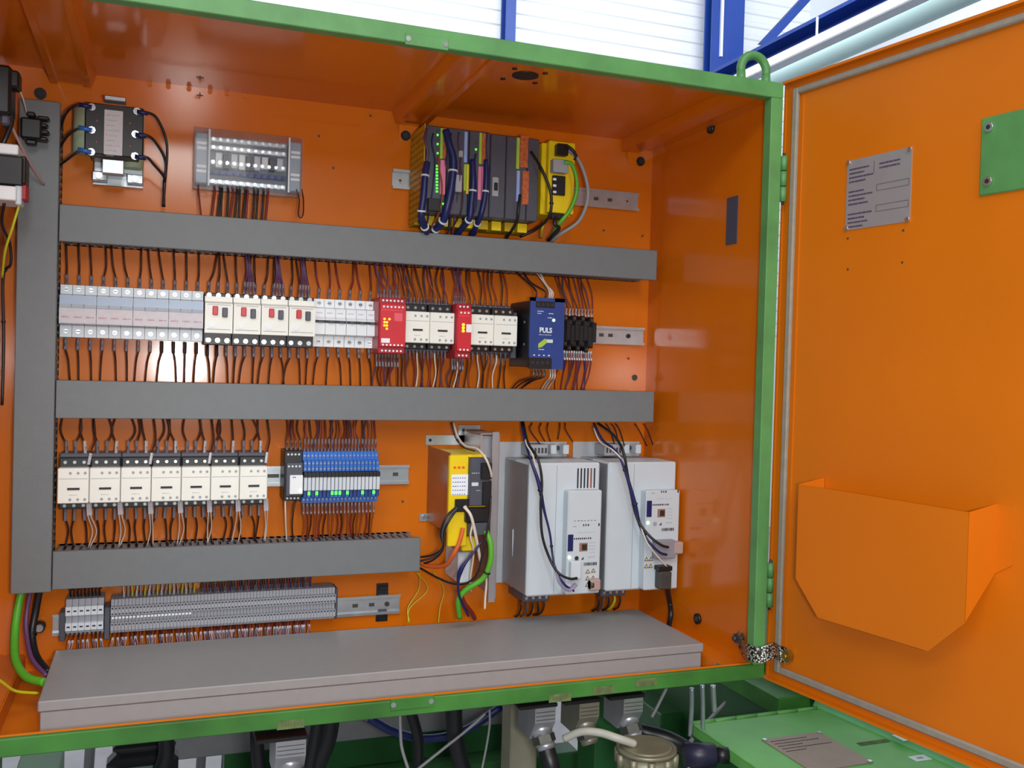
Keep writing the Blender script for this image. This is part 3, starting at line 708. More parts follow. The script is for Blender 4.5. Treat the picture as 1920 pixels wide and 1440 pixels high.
for (u0, v0, u1, v1) in ((196, 179, 236, 192), (192, 298, 232, 328)):
    a1, b1 = pz(u0, v0, .08), pz(u1, v1, .08); m = MB(); m.prism([(a1.x, -.082, a1.z), (a1.x, -.078, a1.z+.001), (a1.x, -.060, b1.z+.004), (a1.x, -.062, b1.z)], (b1.x-a1.x, 0, 0), STEEL)
    m.box(a1.x, b1.x, -.083, -.0805, b1.z, a1.z, STEEL, .001); m.to('clamp_tab', tf)
TT = [(172, 201), (172, 244), (171, 285), (257, 209), (254, 252), (253, 293)]
for (u, v) in TT:
    q = pz(u, v, .0865); m = MB(); m.cyl((q.x, -.0885, q.z), 'y', .0058, .0035, SCREW, 8); m.cyl((q.x, -.0905, q.z), 'y', .0035, .002, STEEL, 6); m.to('terminal', tf)
for (u, v) in ((182, 226), (181, 266), (244, 231), (244, 274)):
    q = pz(u, v, .0865); m = MB(); m.cyl((q.x, -.0862, q.z), 'y', .0016, .0012, WORG, 8); m.to('rivet', tf)
a, b = pz(175, 300, .012), pz(268, 353, .012)
m = MB(); m.box(a.x, b.x, -.003, -.0006, b.z, a.z+.09, STEEL, .0005); m.box(a.x, b.x, -.012, -.003, b.z, b.z+.002, STEEL); br = m.to('mounting_bracket', tf)
m = MB(); m.box(a.x, a.x+.022, -.029, -.003, b.z+.004, b.z+.018, STEEL, .001); m.box(b.x-.024, b.x, -.029, -.003, b.z+.004, b.z+.018, STEEL, .001); m.box(a.x+.002, b.x, -.028, -.003, b.z+.018, b.z+.045, STEEL, .001); m.to('foot', tf)
for x in (a.x+.010, b.x-.012):
    m = MB(); m.cyl((x, -.034, b.z+.011), 'y', .0055, .005, SCREW, 6); m.to('foot_bolt', tf)

# ------------------------------------------------------------------ distribution block with clear cover
db = thing('distribution_block', 'distribution block with metal bars under a clear plastic cover', 'distribution block', (.196, 0, .80)); dl = Vector(db.location)
def pd(px, py, d): return ay(px, py, d)-dl
A, B = pd(366, 242, .052), pd(566, 358, .052); x0, x1 = A.x, B.x; z0, z1 = .810-dl.z, .902-dl.z
m = MB(); m.box(x0, x1, -.010, -.0006, z0, z1, GREYP, .001); m.to('base', db)
for (a, b) in ((x0, x0+.022), (x1-.022, x1)):
    m = MB(); m.box(a+.001, b-.001, -.044, -.010, z0+.004, z1-.004, mat('pale_blue_grey', (150, 165, 180), .35), .002); hd = m.to('end_holder', db)
    m = MB()
    for z_ in (z1-.022, z1-.030, z0+.024, z0+.032): m.box(a+.003, b-.003, -.0462, -.044, z_-.0025, z_+.0025, WHITE, .0008)
    m.to('clip', hd)
for k, z_ in enumerate((z1-.010, z1-.024, z0+.044, z0+.028, z0+.012)):
    m = MB(); m.box(x0+.024, x1-.024, -.026-.002*(k % 2), -.018, z_-.004, z_+.004, (STEEL, STEEL, LGREY, RBLUE if False else mat('busbar_blue', (58, 84, 150), .4), STEEL)[k], .0008); bb = m.to('busbar', db)
    m = MB()
    for i in range(11):
        x = x0+.030+i*(x1-x0-.060)/10; m.cyl((x, -.031-.002*(k % 2), z_), 'y', .0030, .004, SCREW if k != 3 else NAVY, 8)
    m.to('busbar_screw', bb)
m = MB(); rr = random.Random(4)
for i in range(9): x = x0+.034+i*.0125; m.box(x, x+.010, -.030, -.010, z0+.036+rr.uniform(-.002, .004), z0+.060, (WHITE, DGREY, LGREY)[i % 3], .0006)
m.to('inner_terminal', db)
m = MB(); m.box(x0-.001, x1+.001, -.0525, -.0515, z0-.001, z1+.002, TRANSP); m.box(x0-.001, x1+.001, -.0515, -.012, z1+.001, z1+.002, TRANSP); m.box(x0-.001, x1+.001, -.0515, -.012, z0-.001, z0, TRANSP)
m.box(x0-.001, x0, -.0515, -.012, z0, z1+.001, TRANSP); m.box(x1, x1+.001, -.0515, -.012, z0, z1+.001, TRANSP); m.to('clear_cover', db, 'clear plastic cover')
m = MB(); m.box(x0+.021, x0+.024, -.0545, -.0525, z0, z1, LGREY); m.box(x1-.024, x1-.021, -.0545, -.0525, z0, z1, LGREY); m.to('cover_rib', db)

# ------------------------------------------------------------------ controller rack
cr_ = thing('controller_rack', 'dark grey controller rack on a perforated yellow backplane', 'controller', (.570, 0, .79)); rl = Vector(cr_.location)
def pr(px, py, d=.104): return ay(px, py, d)-rl
zt_, zb2 = .152, -.006
m = MB(); m.box(0, .210, -.045, -.008, -.016, .148, YELD, .001); m.to('backplane', cr_)
m = MB(); m.box(-.001, .0005, -.104, -.008, -.012, .150, YELD); ys = m.to('yellow_side', cr_)
m = MB()
for i in range(8):
    for j in range(14): m.cyl((-.0012, -.016-i*.011, -.004+j*.011), 'x', .0026, .0004, mat('perforation', (96, 78, 8), .7), 6)
m.to('perforation', ys, kind='stuff')
m = MB()
for i in range(8): m.prism([(.012+i*.025, -.070, -.018), (.030+i*.025, -.070, -.018), (.030+i*.025, -.040, -.018), (.012+i*.025, -.040, -.018)], (0, 0, .016), YEL if i % 2 else YELD)
m.to('connector_ledge', cr_)
mods = [(797, 838), (838, 880), (880, 920), (920, 950), (950, 990), (990, 1012)]
MODS = []
for i, (u0, u1) in enumerate(mods):
    a, b = pr(u0, 300).x, pr(u1, 300).x; m = MB(); m.box(a+.0006, b-.0006, -.102, -.045, -.001, .148-.0015*(i > 2), DGREY, .0015); mo = m.to('module', cr_); MODS.append(mo)
def rstrip(px0, px1, py0, py1, mt, mod, name='marking_strip', d=.1026):
    a, b = pr(px0, py0, d), pr(px1, py1, d); m = MB(); m.box(a.x, b.x, -d-.001, -d+.0005, b.z, a.z, mt); m.to(name, MODS[mod])
rstrip(826, 830, 240, 298, LGREEN, 0); rstrip(831, 836, 240, 298, COPPER, 0); rstrip(826, 834, 300, 365, PINKS, 0)
rstrip(871, 875, 247, 305, LBLUE, 1); rstrip(870, 873, 308, 358, LGREEN, 1); rstrip(875, 878, 308, 364, YEL, 1)
rstrip(899, 903, 249, 308, LGREEN, 2); rstrip(904, 909, 250, 308, COPPER, 2); rstrip(897, 901, 312, 375, PINKS, 2); rstrip(904, 908, 312, 375, PINKS, 2)
rstrip(969, 973, 258, 317, LGREEN, 4); rstrip(969, 973, 320, 378, LBLUE, 4); rstrip(976, 989, 254, 315, COPPER, 4); rstrip(980, 990, 320, 384, COPPER, 4)
m = MB()
for (u, v0, v1, n, big) in ((821, 240, 300, 7, 0), (820, 308, 362, 9, 1), (831, 372, 392, 3, 0), (893, 260, 300, 3, 0), (893, 322, 330, 1, 0)):
    for i in range(n):
        q = pr(u, v0+(v1-v0)*(i+.5)/n, .1035); m.box(q.x-.0016-.0008*big, q.x+.0012, -.1035, -.1018, q.z-.0016, q.z+.0016, LEDG if (big or i % 2) else mat('led_off', (40, 90, 50), .4))
m.to('indicator_lamps', cr_, 'column of green indicator lamps', 'stuff')
q = pr(929, 350); m = MB(); m.box(q.x-.006, q.x+.006, -.1045, -.102, q.z-.017, q.z+.017, GREYP, .001); m.box(q.x-.003, q.x+.004, -.1060, -.1045, q.z-.007, q.z+.007, BLACK, .001); m.to('round_socket', MODS[3])
for (u, v, w_, h_, mi) in ((858, 345, .012, .03, 1), (862, 290, .008, .012, 1), (812, 385, .022, .022, 0)):
    q = pr(u, v); m = MB(); m.box(q.x-w_/2, q.x+w_/2, -.112, -.102, q.z-h_/2, q.z+h_/2, BLACK if w_ > .02 else GREYP, .001); m.to('plug', MODS[mi])
def cable(name, label, cat, pts, r, mt, group=None, ties=None, n=8, flat=1., sub=7):
    P = [Vector(p) for p in pts]; o0 = P[0].copy(); m = MB(o0); m.tube(P, r, mt, n, sub, flat)
    o = single(m, name, label, cat, o0, group)
    if ties:
        sp2 = smooth_path(P, sub)
        for t_ in ties:
            i = min(len(sp2)-2, int(t_*(len(sp2)-1))); A_ = (sp2[i+1]-sp2[i]).normalized(); k = MB(o0); k.cyl(sp2[i]-A_*.0015, A_, (r(t_) if callable(r) else r)*1.25+.0004, .003, ties[0] if False else TIE, 10); k.to('cable_tie', o)
    return o
TIE = LGREY
cable('flat_cable', 'navy ribbon cable at the left edge of the controller rack', 'cable', [ay(801, 305, .106), ay(797, 330, .112), ay(794, 370, .114), ay(790, 405, .112), ay(799, 432, .085), ay(800, 440, .060)], .0060, NAVY, ties=(.2, .55, .75))
cable('flat_cable', 'navy ribbon cable over the second rack module', 'cable', [ay(836, 245, .106), ay(842, 270, .112), ay(850, 300, .116), ay(846, 350, .118), ay(838, 390, .116), ay(829, 418, .10), ay(812, 432, .07), ay(806, 442, .06)], .0068, NAVY, ties=(.35, .7, .82))
cable('flat_cable', 'navy ribbon cable on the third rack module', 'cable', [ay(886, 300, .107), ay(887, 340, .113), ay(884, 380, .113), ay(880, 410, .108), ay(866, 428, .08), ay(855, 444, .06)], .0056, NAVY, ties=(.3, .65))
cable('flat_cable', 'navy ribbon cable curving down right of the pink strips', 'cable', [ay(912, 300, .107), ay(911, 345, .112), ay(908, 375, .112), ay(901, 405, .106), ay(892, 425, .08), ay(884, 444, .06)], .0050, NAVY, ties=(.3, .75))
cable('cable', 'thin purple cable down the upper left of the rack', 'cable', [ay(800, 240, .105), ay(797, 262, .110), ay(802, 285, .110), ay(799, 305, .106)], .0024, WPURP)
cable('cable', 'black cable hanging from the copper coloured strip of the rack', 'cable', [ay(975, 365, .106), ay(972, 395, .112), ay(968, 418, .10), ay(950, 446, .06)], .0026, BLACK, n=6)
for k, (u0, v0, u1, v1, u2, mt_, nm_) in enumerate(((812, 262, 816, 300, 808, NAVY, 'navy'), (824, 300, 829, 345, 818, WORG, 'light brown'), (838, 300, 848, 350, 832, WPURP, 'purple'), (846, 262, 856, 300, 850, NAVY, 'navy'), (866, 300, 868, 350, 858, WBROWN, 'dark brown'), (892, 300, 894, 350, 874, NAVY, 'navy'), (914, 262, 916, 310, 904, WPURP, 'purple'), (861, 260, 864, 300, 858, WPURP, 'purple'))):
    cable('wire', '%s %s wire from the left among the ribbon cables of the rack' % (ORD0[k], nm_), 'wire', [ay(u0, v0-12, .104), ay(u0-2, v0+8, .109), ay(u1, v1, .111), ay(u1-3, v1+45, .110), ay(u2-8, 425, .085), ay(u2-12, 440, .06)], .0014, mt_, n=5)
TIE = BLACK
cable('cable', 'black cable crossing from the rack down over the yellow module', 'cable', [ay(996, 285, .106), ay(1012, 310, .125), ay(1028, 345, .130), ay(1034, 372, .128), ay(1030, 405, .12), ay(1008, 428, .08), ay(975, 444, .06)], .0028, BLACK, ties=(.55,), n=6)
TIE = LGREY
# yellow drive module
ym = thing('yellow_module', 'narrow yellow drive module with black plugs right of the rack', 'controller', (.7935, 0, .79)); yl = Vector(ym.location)
def py_(px, py, d=.1): return ay(px, py, d)-yl
a, b = py_(1030, 265, .1), py_(1075, 420, .1)
m = MB(); m.box(a.x-.008, b.x, -.085, -.008, .016, .146, YEL, .0015); m.to('housing', ym)
m = MB(); m.box(a.x, b.x, -.1, -.085, .018, .148, YEL, .0015); m.to('front_cover', ym)
def ybox(u0, v0, u1, v1, d, mt, name, t=.012):
    a, b = py_(u0, v0, d), py_(u1, v1, d); m = MB(); m.box(a.x, b.x, -d, -d+t, b.z, a.z, mt, .0012); return m.to(name, ym)
ybox(1046, 268, 1066, 292, .116, BLACK, 'upper_plug', .0155); ybox(1038, 297, 1066, 325, .116, GREYP, 'grey_plug', .0155)
s_ = ybox(1037, 328, 1060, 367, .106, BLACK, 'socket_block', .0055)
for i in range(3):
    q = py_(1040, 336+i*12, .107); m = MB(); m.box(q.x-.003, q.x+.003, -.1075, -.106, q.z-.002, q.z+.002, WHITE); m.to('socket', s_)
ybox(1034, 398, 1058, 412, .108, BLACK, 'lower_plug', .012)
TIE = BLACK
cable('cable', 'thick bright green cable curving down beside the yellow module', 'cable', [ay(1058, 304, .118), ay(1072, 308, .124), ay(1081, 335, .126), ay(1080, 365, .126), ay(1068, 395, .118), ay(1048, 420, .105), ay(1036, 440, .075)], .0036, WGREEN)
cable('cable', 'grey cable looping outside the green one down into the duct', 'cable', [ay(1066, 282, .110), ay(1085, 300, .12), ay(1100, 340, .12), ay(1101, 378, .115), ay(1085, 415, .10), ay(1052, 438, .08), ay(1034, 452, .06)], .0034, WGREY)
cable('cable', 'short black cable arching out of the upper black plug', 'cable', [ay(1060, 272, .116), ay(1072, 280, .122), ay(1080, 292, .12), ay(1078, 300, .116)], .0030, BLACK)
cable('cable', 'black cable from the lower plug of the yellow module into the duct', 'cable', [ay(1042, 408, .106), ay(1040, 420, .11), ay(1048, 428, .105), ay(1038, 440, .09), ay(1028, 450, .06)], .0036, BLACK)
cable('cable', 'yellow-green lead under the yellow module', 'cable', [ay(1030, 402, .09), ay(1018, 425, .09), ay(1014, 446, .06)], .0020, WYEL, n=6)

# ------------------------------------------------------------------ wires
def wire(label, group, pts, r=.0015, mt=WBROWN, s0=None, s1=None, sl=.020, sr=.0024, n=5):
    """one wire; s0 / s1 = sleeve material at its first / last end"""
    P = [Vector(p) for p in pts]; o0 = P[0].copy(); m = MB(o0); m.tube(P, r, mt, n, 4); o = single(m, 'wire', label, 'wire', o0, group)
    for sm, A_, B_ in ((s0, P[0], P[1]), (s1, P[-1], P[-2])):
        if sm:
            d = (B_-A_).normalized(); k = MB(o0); k.cyl(A_, d, sr, sl, sm, 6); k.to('marker_sleeve', o)
    return o
ORD = ['first', 'second', 'third', 'fourth', 'fifth', 'sixth', 'seventh', 'eighth', 'ninth', 'tenth', 'eleventh', 'twelfth', 'thirteenth', 'fourteenth', 'fifteenth', 'sixteenth', 'seventeenth', 'eighteenth', 'nineteenth', 'twentieth', 'twenty-first', 'twenty-second']
LMR = ['left', 'middle', 'right']
rw = random.Random(11)
def J(s): return rw.uniform(-s, s)
# breaker row, upper side
polesx = [X0+(i+.5)*.0536/3 for i in range(12)] + [sx+(i+.5)*.0446/3 for i in range(12)] + [bx0+(i+.5)*.0538/3 for i in range(6)]
for i, x in enumerate(polesx):
    y = -.046; zt = RZ2+.0395 if i < 12 or i > 23 else RZ2+.0405
    b = J(.009) + (.004 if i % 5 == 2 else 0); 
    DEV = '%s of three wires %%s the %s' % (LMR[i % 3], ('%s grey breaker from the left' % ORD[i//3]) if i < 12 else ('%s motor starter from the left' % ORD[(i-12)//3]) if i < 24 else ('%s white breaker with black bar' % ('left', 'right')[(i-24)//3]))
    wire(DEV % 'above',
         ('wires above the grey breakers', 'wires above the motor starters', 'wires above the white breakers')[(i >= 12)+(i >= 24)],
         [(x, y+.008, zt+.0005), (x, y+.001, zt+.016), (x+b*.6, y+.008, zt+.036), (x+b-.002+J(.002), y+.012, .7035)], mt=WBROWN if i < 24 else WRED, s0=SLEEVE)
    zb3 = RZ2-.0425 if i < 12 or i > 23 else RZ2-.0455
    b = J(.008)-(.006 if i in (5, 21) else 0)
    wire(DEV % 'below',
         ('wires below the grey breakers', 'wires below the motor starters', 'wires below the white breakers')[(i >= 12)+(i >= 24)],
         [(x, y+.008, zb3), (x, y+.000, zb3-.016), (x+b*.6, y+.006, zb3-.034), (x+b, y+.01, .4830)], mt=WBROWN, s0=SLEEVE if i not in (8, 9, 10, 11, 12, 13) else BLACK)
# purple bundles above three starters
for k, (px, nn) in enumerate(((466, 4), (521, 4), (569, 4))):
    x = ay(px, 545, .05).x
    for j in range(nn):
        dx = (j-nn/2+.5)*.004
        wire('%s purple wire of the %s bundle above the motor starters' % (ORD[j], LMR[k]), 'purple wires above the motor starters', [(x+dx*1.4, -.060, RZ2+.041), (x+dx*1.2, -.062, RZ2+.056), (x+dx*.5, -.055, RZ2+.078), (x+dx*.3-.003+J(.003), -.05, .7035)], mt=WPURP, s0=SLEEVE, sr=.0018)
# relays and contactors right part
CN = {'wire_dark_brown': 'dark brown', 'wire_dark_red': 'dark red', 'wire_purple': 'purple', 'wire_orange_brown': 'light brown', 'wire_white': 'white', 'navy_cable': 'navy', 'black_plastic': 'black', 'light_grey_plastic': 'pale grey'}
def fan(x0, x1, n, zA, zB, yA, label, group, mts, bend=.006, s0=SLEEVE, spread=.008, shift=0., sl=.014, r=.0014, dy=.01):
    for i in range(n):
        x = x0+(x1-x0)*(i+.5)/n; mt = mts[i % len(mts)]; s = 1 if zB > zA else -1; b = J(bend); e = x+shift+J(spread)
        wire('%s wire, %s from the left %s' % (CN.get(mt.name, 'dark'), ORD[i], label.split('wire ', 1)[1]), group, [(x, yA, zA), (x, yA-.003, zA+s*.016), (x*.5+e*.5+b, yA+dy*.5, zA+(zB-zA)*.6), (e, yA+dy, zB)], r, mt, s0, sl=sl, sr=.0018)
T1, T2 = .7035, .4825
fan(.502, .545, 8, RZ2+.047, T1, -.060, 'purple wire above the wide red relay', 'wires above the wide red relay', (WPURP, WRED, WPURP, WORG), spread=.010, shift=-.008)
fan(.502, .545, 8, RZ2-.052, T2, -.060, 'purple wire below the wide red relay', 'wires below the wide red relay', (WPURP, WBROWN, WRED), spread=.006, sl=.022)
fan(.550, .635, 13, RZ2+.037, T1, -.050, 'brown wire above the left contactor pair', 'wires above the left contactor pair', (WBROWN, NAVY, WRED, WBROWN, WORG), spread=.008, shift=-.007)
fan(.550, .635, 13, RZ2-.043, T2, -.050, 'wire below the left contactor pair', 'wires below the left contactor pair', (WBROWN, WPURP, WORG, WRED, WWHITE), spread=.006)
fan(.640, .664, 5, RZ2+.042, T1, -.060, 'purple wire above the narrow red relay', 'wires above the narrow red relay', (WPURP, WRED, NAVY), spread=.007, shift=-.006)
fan(.640, .664, 5, RZ2-.056, T2, -.060, 'dark wire below the narrow red relay', 'wires below the narrow red relay', (WPURP, WBROWN, WWHITE), spread=.005, sl=.02, shift=-.004)
fan(.670, .752, 8, RZ2+.037, T1, -.050, 'brown wire above the right contactor pair', 'wires above the right contactor pair', (WBROWN, WRED), spread=.005, shift=-.005)
fan(.670, .752, 9, RZ2-.043, T2, -.050, 'wire below the right contactor pair', 'wires below the right contactor pair', (WBROWN, WORG, WWHITE, WBROWN), spread=.007)
fan(.775, .810, 2, RZ2+.054, T1, -.100, 'dark wire bending into the top of the blue power supply', 'dark wires at the power supply top', (BLACK,), spread=.002, shift=-.022, s0=None, r=.0016, dy=.05)
fan(.808, .818, 3, RZ2+.054, T1, -.100, 'pale wire rising behind the blue power supply', 'pale wires above the power supply', (WWHITE, LGREY), spread=.002, shift=-.004, s0=None, r=.0013, dy=.05)
fan(.785, .812, 4, RZ2-.068, T2, -.090, 'dark wire under the blue power supply', 'dark wires under the power supply', (WBROWN, BLACK), spread=.01, shift=-.022, r=.0013, dy=.04)
fan(.818, .832, 3, RZ2-.068, T2, -.090, 'white wire under the blue power supply', 'white wires under the power supply', (WWHITE,), spread=.002, s0=None, r=.0016, dy=.04)
fan(.866, .932, 10, RZ2+.033, T1, -.032, 'dark red wire above the black terminal blocks', 'wires above the black terminal blocks', (WRED, WBROWN, WPURP), spread=.007, shift=-.012, s0=SLEEVEW)
fan(.866, .932, 13, RZ2-.034, T2, -.032, 'red or purple wire below the black terminal blocks', 'wires below the black terminal blocks', (WRED, NAVY, WRED, WPURP), spread=.008, shift=-.008, s0=SLEEVEW, sl=.018)
# contactor row
C1, C2 = .4300, .2165
for k in range(7):
    for j in range(3):
        x = .0062+k*.0451+.009+j*.0135; b = J(.011)
        wire('%s of three dark wires above the %s lower contactor from the left' % (LMR[j], ORD[k]), 'wires above the lower contactors', [(x, -.048, RZ3+.046), (x+J(.001), -.050, RZ3+.060), (x+b, -.04, RZ3+.080), (x+b*.6+J(.005)-.002, -.035, C1)], mt=WBROWN, s0=SLEEVEW if j == 2 else SLEEVE)
        b = J(.008)
        wire('%s of three dark wires below the %s lower contactor from the left' % (LMR[j], ORD[k]), 'dark wires below the lower contactors', [(x, -.045, RZ3-.042), (x+J(.001), -.047, RZ3-.056), (x+b, -.04, RZ3-.078), (x+b*.7+J(.004), -.035, C2)], mt=WBROWN, s0=SLEEVE)
    x = .0062+k*.0451+.0425
    for j in (0, 1): wire('%s white sleeved wire at the right of the %s lower contactor' % (('left', 'right')[j], ORD[k]), 'white wires below the lower contactors', [(x+j*.003, -.074, RZ3-.030), (x+.001+j*.004, -.070, RZ3-.052), (x+.003+J(.004)+j*.006, -.05, RZ3-.080), (x+J(.005)+j*.006, -.04, C2)], mt=WWHITE, s0=SLEEVEW, sl=.020, r=.001)
    if k % 2 == 0: wire('clear-sleeved wire rising at the right of the %s lower contactor' % ORD[k], 'white wires above the lower contactors', [(x, -.072, RZ3+.030), (x+.003, -.066, RZ3+.05), (x+.008, -.05, RZ3+.07), (x+.004, -.04, C1)], mt=WBROWN, s0=SLEEVEW, sl=.018)
# blue relays
fan(.3835, .512, 22, RZ3+.047, C1, -.048, 'reddish wire above the slim blue relays', 'wires above the blue relays', (WORG, WRED, WBROWN, WPURP, WORG), spread=.004, s0=SLEEVE, sl=.022)
fan(.3835, .512, 20, RZ3-.043, C2, -.048, 'reddish wire below the slim blue relays', 'wires below the blue relays', (WORG, WRED, WBROWN, WORG), spread=.004, s0=SLEEVE, sl=.018, bend=.003)
fan(.353, .382, 4, RZ3+.050, C1, -.048, 'dark wire above the black relay', 'wires above the black relay', (WRED, WBROWN), spread=.003, s0=SLEEVE, sl=.016)
wire('single pale wire hanging left below the black relay', None, [(.3545, -.058, RZ3-.036), (.355, -.06, RZ3-.055), (.358, -.05, RZ3-.085), (.361, -.04, C2)], mt=WWHITE)
wire('single dark wire hanging right below the black relay', None, [(.373, -.055, RZ3-.036), (.369, -.058, RZ3-.05), (.368, -.05, RZ3-.08), (.372, -.04, C2)], mt=WBROWN)
# distribution block wires
for i, px in enumerate((398, 408, 413, 423, 432, 440, 446, 455, 460, 472, 480, 490, 499)):
    a = ay(px+4, 348+(px-400)*.06, .035); b = ay(px+J(2), 404, .045)
    wire('%s wire, %s from the left under the clear-covered distribution block' % ('black' if i % 4 else 'dark red', ORD[i]), 'black wires under the distribution block', [a, (a.x+J(.001), -.040, a.z-.014), (b.x, -.045, .7545)], .0019, BLACK if i % 4 else WRED)
a = ay(372, 345, .03); wire('single brown wire at the left end of the distribution block', None, [a, (a.x+.001, -.035, a.z-.018), (a.x+.006, -.04, .7545)], .0014, WRED)
a = ay(556, 355, .045); b = ay(566, 355, .045); c = ay(563, 408, .085)
cable('wire_loop', 'brown wire loop hanging at the right end of the distribution block', 'wire', [a, (a.x+.003, -.06, a.z-.02), (c.x-.003, -.083, c.z+.006), (c.x+.001, -.085, c.z), (c.x+.005, -.083, c.z+.008), (b.x+.001, -.06, b.z-.02), b], .0012, WBROWN, n=5)
# transformer leads
for k, (u, v) in enumerate(TT[:3]):
    a = ay(u, v, .091); e_ = ay(112, v+42-k*8, .055); mid = ay(140, v-2+k*3, .09)
    o = cable('transformer_lead', ('top left', 'middle left', 'bottom left')[k]+' blue-lugged lead from the transformer to the upright duct', 'wire', [a, a+Vector((-.012, .0, .002)), mid, ay(124, v+12+k*2, .08), e_], .0019, BLACK, n=6)
    m = MB(o.location); m.cyl(a, (-1, 0, .12), .0034, .018, RBLUE if k else NAVY, 8); m.to('blue_lug', o)
for k, (u, v) in enumerate(TT[3:]):
    a = ay(u, v, .091); w3 = [a, ay(275, v+2, .092), ay(295-k*4, v+14, .085), ay(313-k*3, v+62-k*12, .07), ay(309-k, 345, .06), ay(306+k, 388, .05)]
    o = cable('transformer_lead', ('top right', 'middle right', 'bottom right')[k]+' blue-lugged lead looping from the transformer down to the duct', 'wire', w3, .0021, BLACK, n=6)
    m = MB(o.location); m.cyl(a, (1, 0, -.1), .0034, .016, NAVY, 8); m.to('blue_lug', o)

# ------------------------------------------------------------------ servo amplifier, heatsink plate
sv = thing('servo_amplifier', 'yellow and black servo amplifier with a bare metal side', 'servo drive', (.619, 0, .24)); vl = Vector(sv.location)
def ps_(px, py, d=.14): return ay(px, py, d)-vl
ZS0, ZS1 = .235-vl.z, .372-vl.z
xa = 0.0; xb = ps_(915, 900, .14).x; xm = ps_(878, 900, .14).x
m = MB(); m.box(xa, xa+.002, -.138, -.0006, -.002, ZS1+.004, mat('galvanised_brown', (150, 120, 100), .3, .75, var=.2, scale=12)); sp_o = m.to('side_plate', sv, 'bare metal side plate')
m = MB(); m.box(xa-.006, xb, -.004, -.0006, ZS1+.006, ZS1+.024, STEEL); m.to('mounting_flange', sv)
for x in (xa+.002, xa+.055): m = MB(); m.cyl((x, -.006, ZS1+.015), 'y', .003, .003, BLACK, 8); m.to('flange_screw', sv)
m = MB(); m.box(xa+.002, xb, -.130, -.01, ZS0+.03, ZS1, YEL, .002); m.to('housing', sv)
m = MB(); m.box(xa-.0005, xm, -.1405, -.1302, ZS0-.02, ZS1, YEL, .0015); m.to('yellow_front', sv)
m = MB(); a, b = ps_(847, 890, .1412), ps_(877, 928, .1412); m.box(a.x, b.x, -.1412, -.1406, b.z, a.z, WHITE); lb = m.to('label', sv)
m = MB()
for i in range(5): marks(m, a.x+.002, b.x-.003, -.1413, a.z-.006-i*.007, .0018, mat('label_blue_print', (120, 130, 190), .5), 6, seed=i)
m.to('print', lb)
m = MB(); marks(m, a.x+.003, b.x-.004, -.1407, a.z+.012, .004, mat('red_orange_print', (225, 90, 30), .5), 3, seed=5); m.to('warning_print', sv)
m = MB(); m.box(xm, xb, -.150, -.1302, ZS0+.05, ZS1-.004, DGREY, .0015); fb = m.to('dark_front', sv)
m = MB(); marks(m, xm+.003, xm+.018, -.1501, ZS1-.03, .0012, LGREY, 4); m.box(xm+.003, xm+.015, -.1506, -.150, ZS1-.052, ZS1-.046, LGREY); marks(m, xm+.012, xm+.02, -.1501, ZS1-.06, .001, LGREY, 3); m.to('print', fb)
m = MB(); m.box(xm+.018, xb+.001, -.158, -.1502, ZS1-.04, ZS1-.012, BLACK, .001); m.box(xm+.022, xb+.002, -.155, -.1502, ZS1-.085, ZS1-.045, BLACK, .001); m.to('connector', fb)
m = MB(); m.box(xm-.006, xm+.034, -.150, -.130, ZS0+.022, ZS0+.046, BLACK, .001); m.to('terminal_block', sv)
m = MB(); m.box(xm+.000, xm+.036, -.151, -.130, ZS0+.0, ZS0+.021, DGREY, .001); m.to('lower_connector', sv)
m = MB(); m.box(xa+.010, xm, -.146, -.1405, ZS0+.04, ZS0+.062, BLACK, .001); m.to('side_terminal', sv)
m = MB(); a = ps_(866, 1010, .13); m.box(a.x, a.x+.028, -.132, -.118, a.z-.022, a.z+.004, YEL, .002); m.to('lower_tab', sv)
m = MB(); m.box(a.x+.004, a.x+.03, -.10, -.02, a.z-.085, a.z-.03, LGREY, .002); m.to('lower_heatsink', sv)
m = MB(); q = ps_(800, 970, .01); m.box(q.x-.012, q.x+.008, -.003, -.0006, q.z-.008, q.z+.006, STEEL); m.cyl((q.x-.003, -.006, q.z), 'y', .004, .003, SCREW, 8); m.to('lower_lug', sv)
hs = thing('heatsink_plate', 'tall upright grey metal heatsink plate between servo amplifier and inverters', 'heatsink', (.69, 0, .10)); hl = Vector(hs.location)
hx = .722-hl.x   # plane of the plate runs in depth; its front edge faces the viewer
def ph(px, py, d): return ay(px, py, d)-hl
a, b = ph(938, 812, .115), ph(932, 1122, .115)
X_ = a.x; 
m = MB(); m.box(X_-.002, X_, -.115, -.0006, b.z, a.z-.002, ALU, .0005); m.to('plate', hs)
m = MB(); m.box(X_-.0145, X_-.0021, -.1165, -.113, b.z-.006, a.z+.002, ALU, .0005); m.to('front_fold', hs)
m = MB()
for i in range(10): m.box(X_-.030+.0, X_-.0022, -.022-i*.0088, -.018-i*.0088, a.z-.075, a.z-.006, ALU)
m.to('cooling_fin', hs)
m = MB(); m.box(X_-.034, X_-.031, -.108, -.014, a.z-.078, a.z-.004, ALU); m.box(X_-.034, X_-.002, -.108, -.014, a.z-.0035, a.z-.001, mat('warm_grey_plastic', (150, 128, 120), .5)); m.to('fin_housing', hs)
c1 = ph(862, 797, .012); c22 = ph(893, 830, .012)
m = MB(); m.box(c1.x, c22.x+.01, -.004, -.0006, c22.z, c1.z, STEEL, .0005); m.cyl((c1.x+.010, -.0052, c1.z-.010), 'y', .003, .001, INK, 8); m.to('fixing_bracket', hs)
TIE = BLACK
SVC = 'cable'
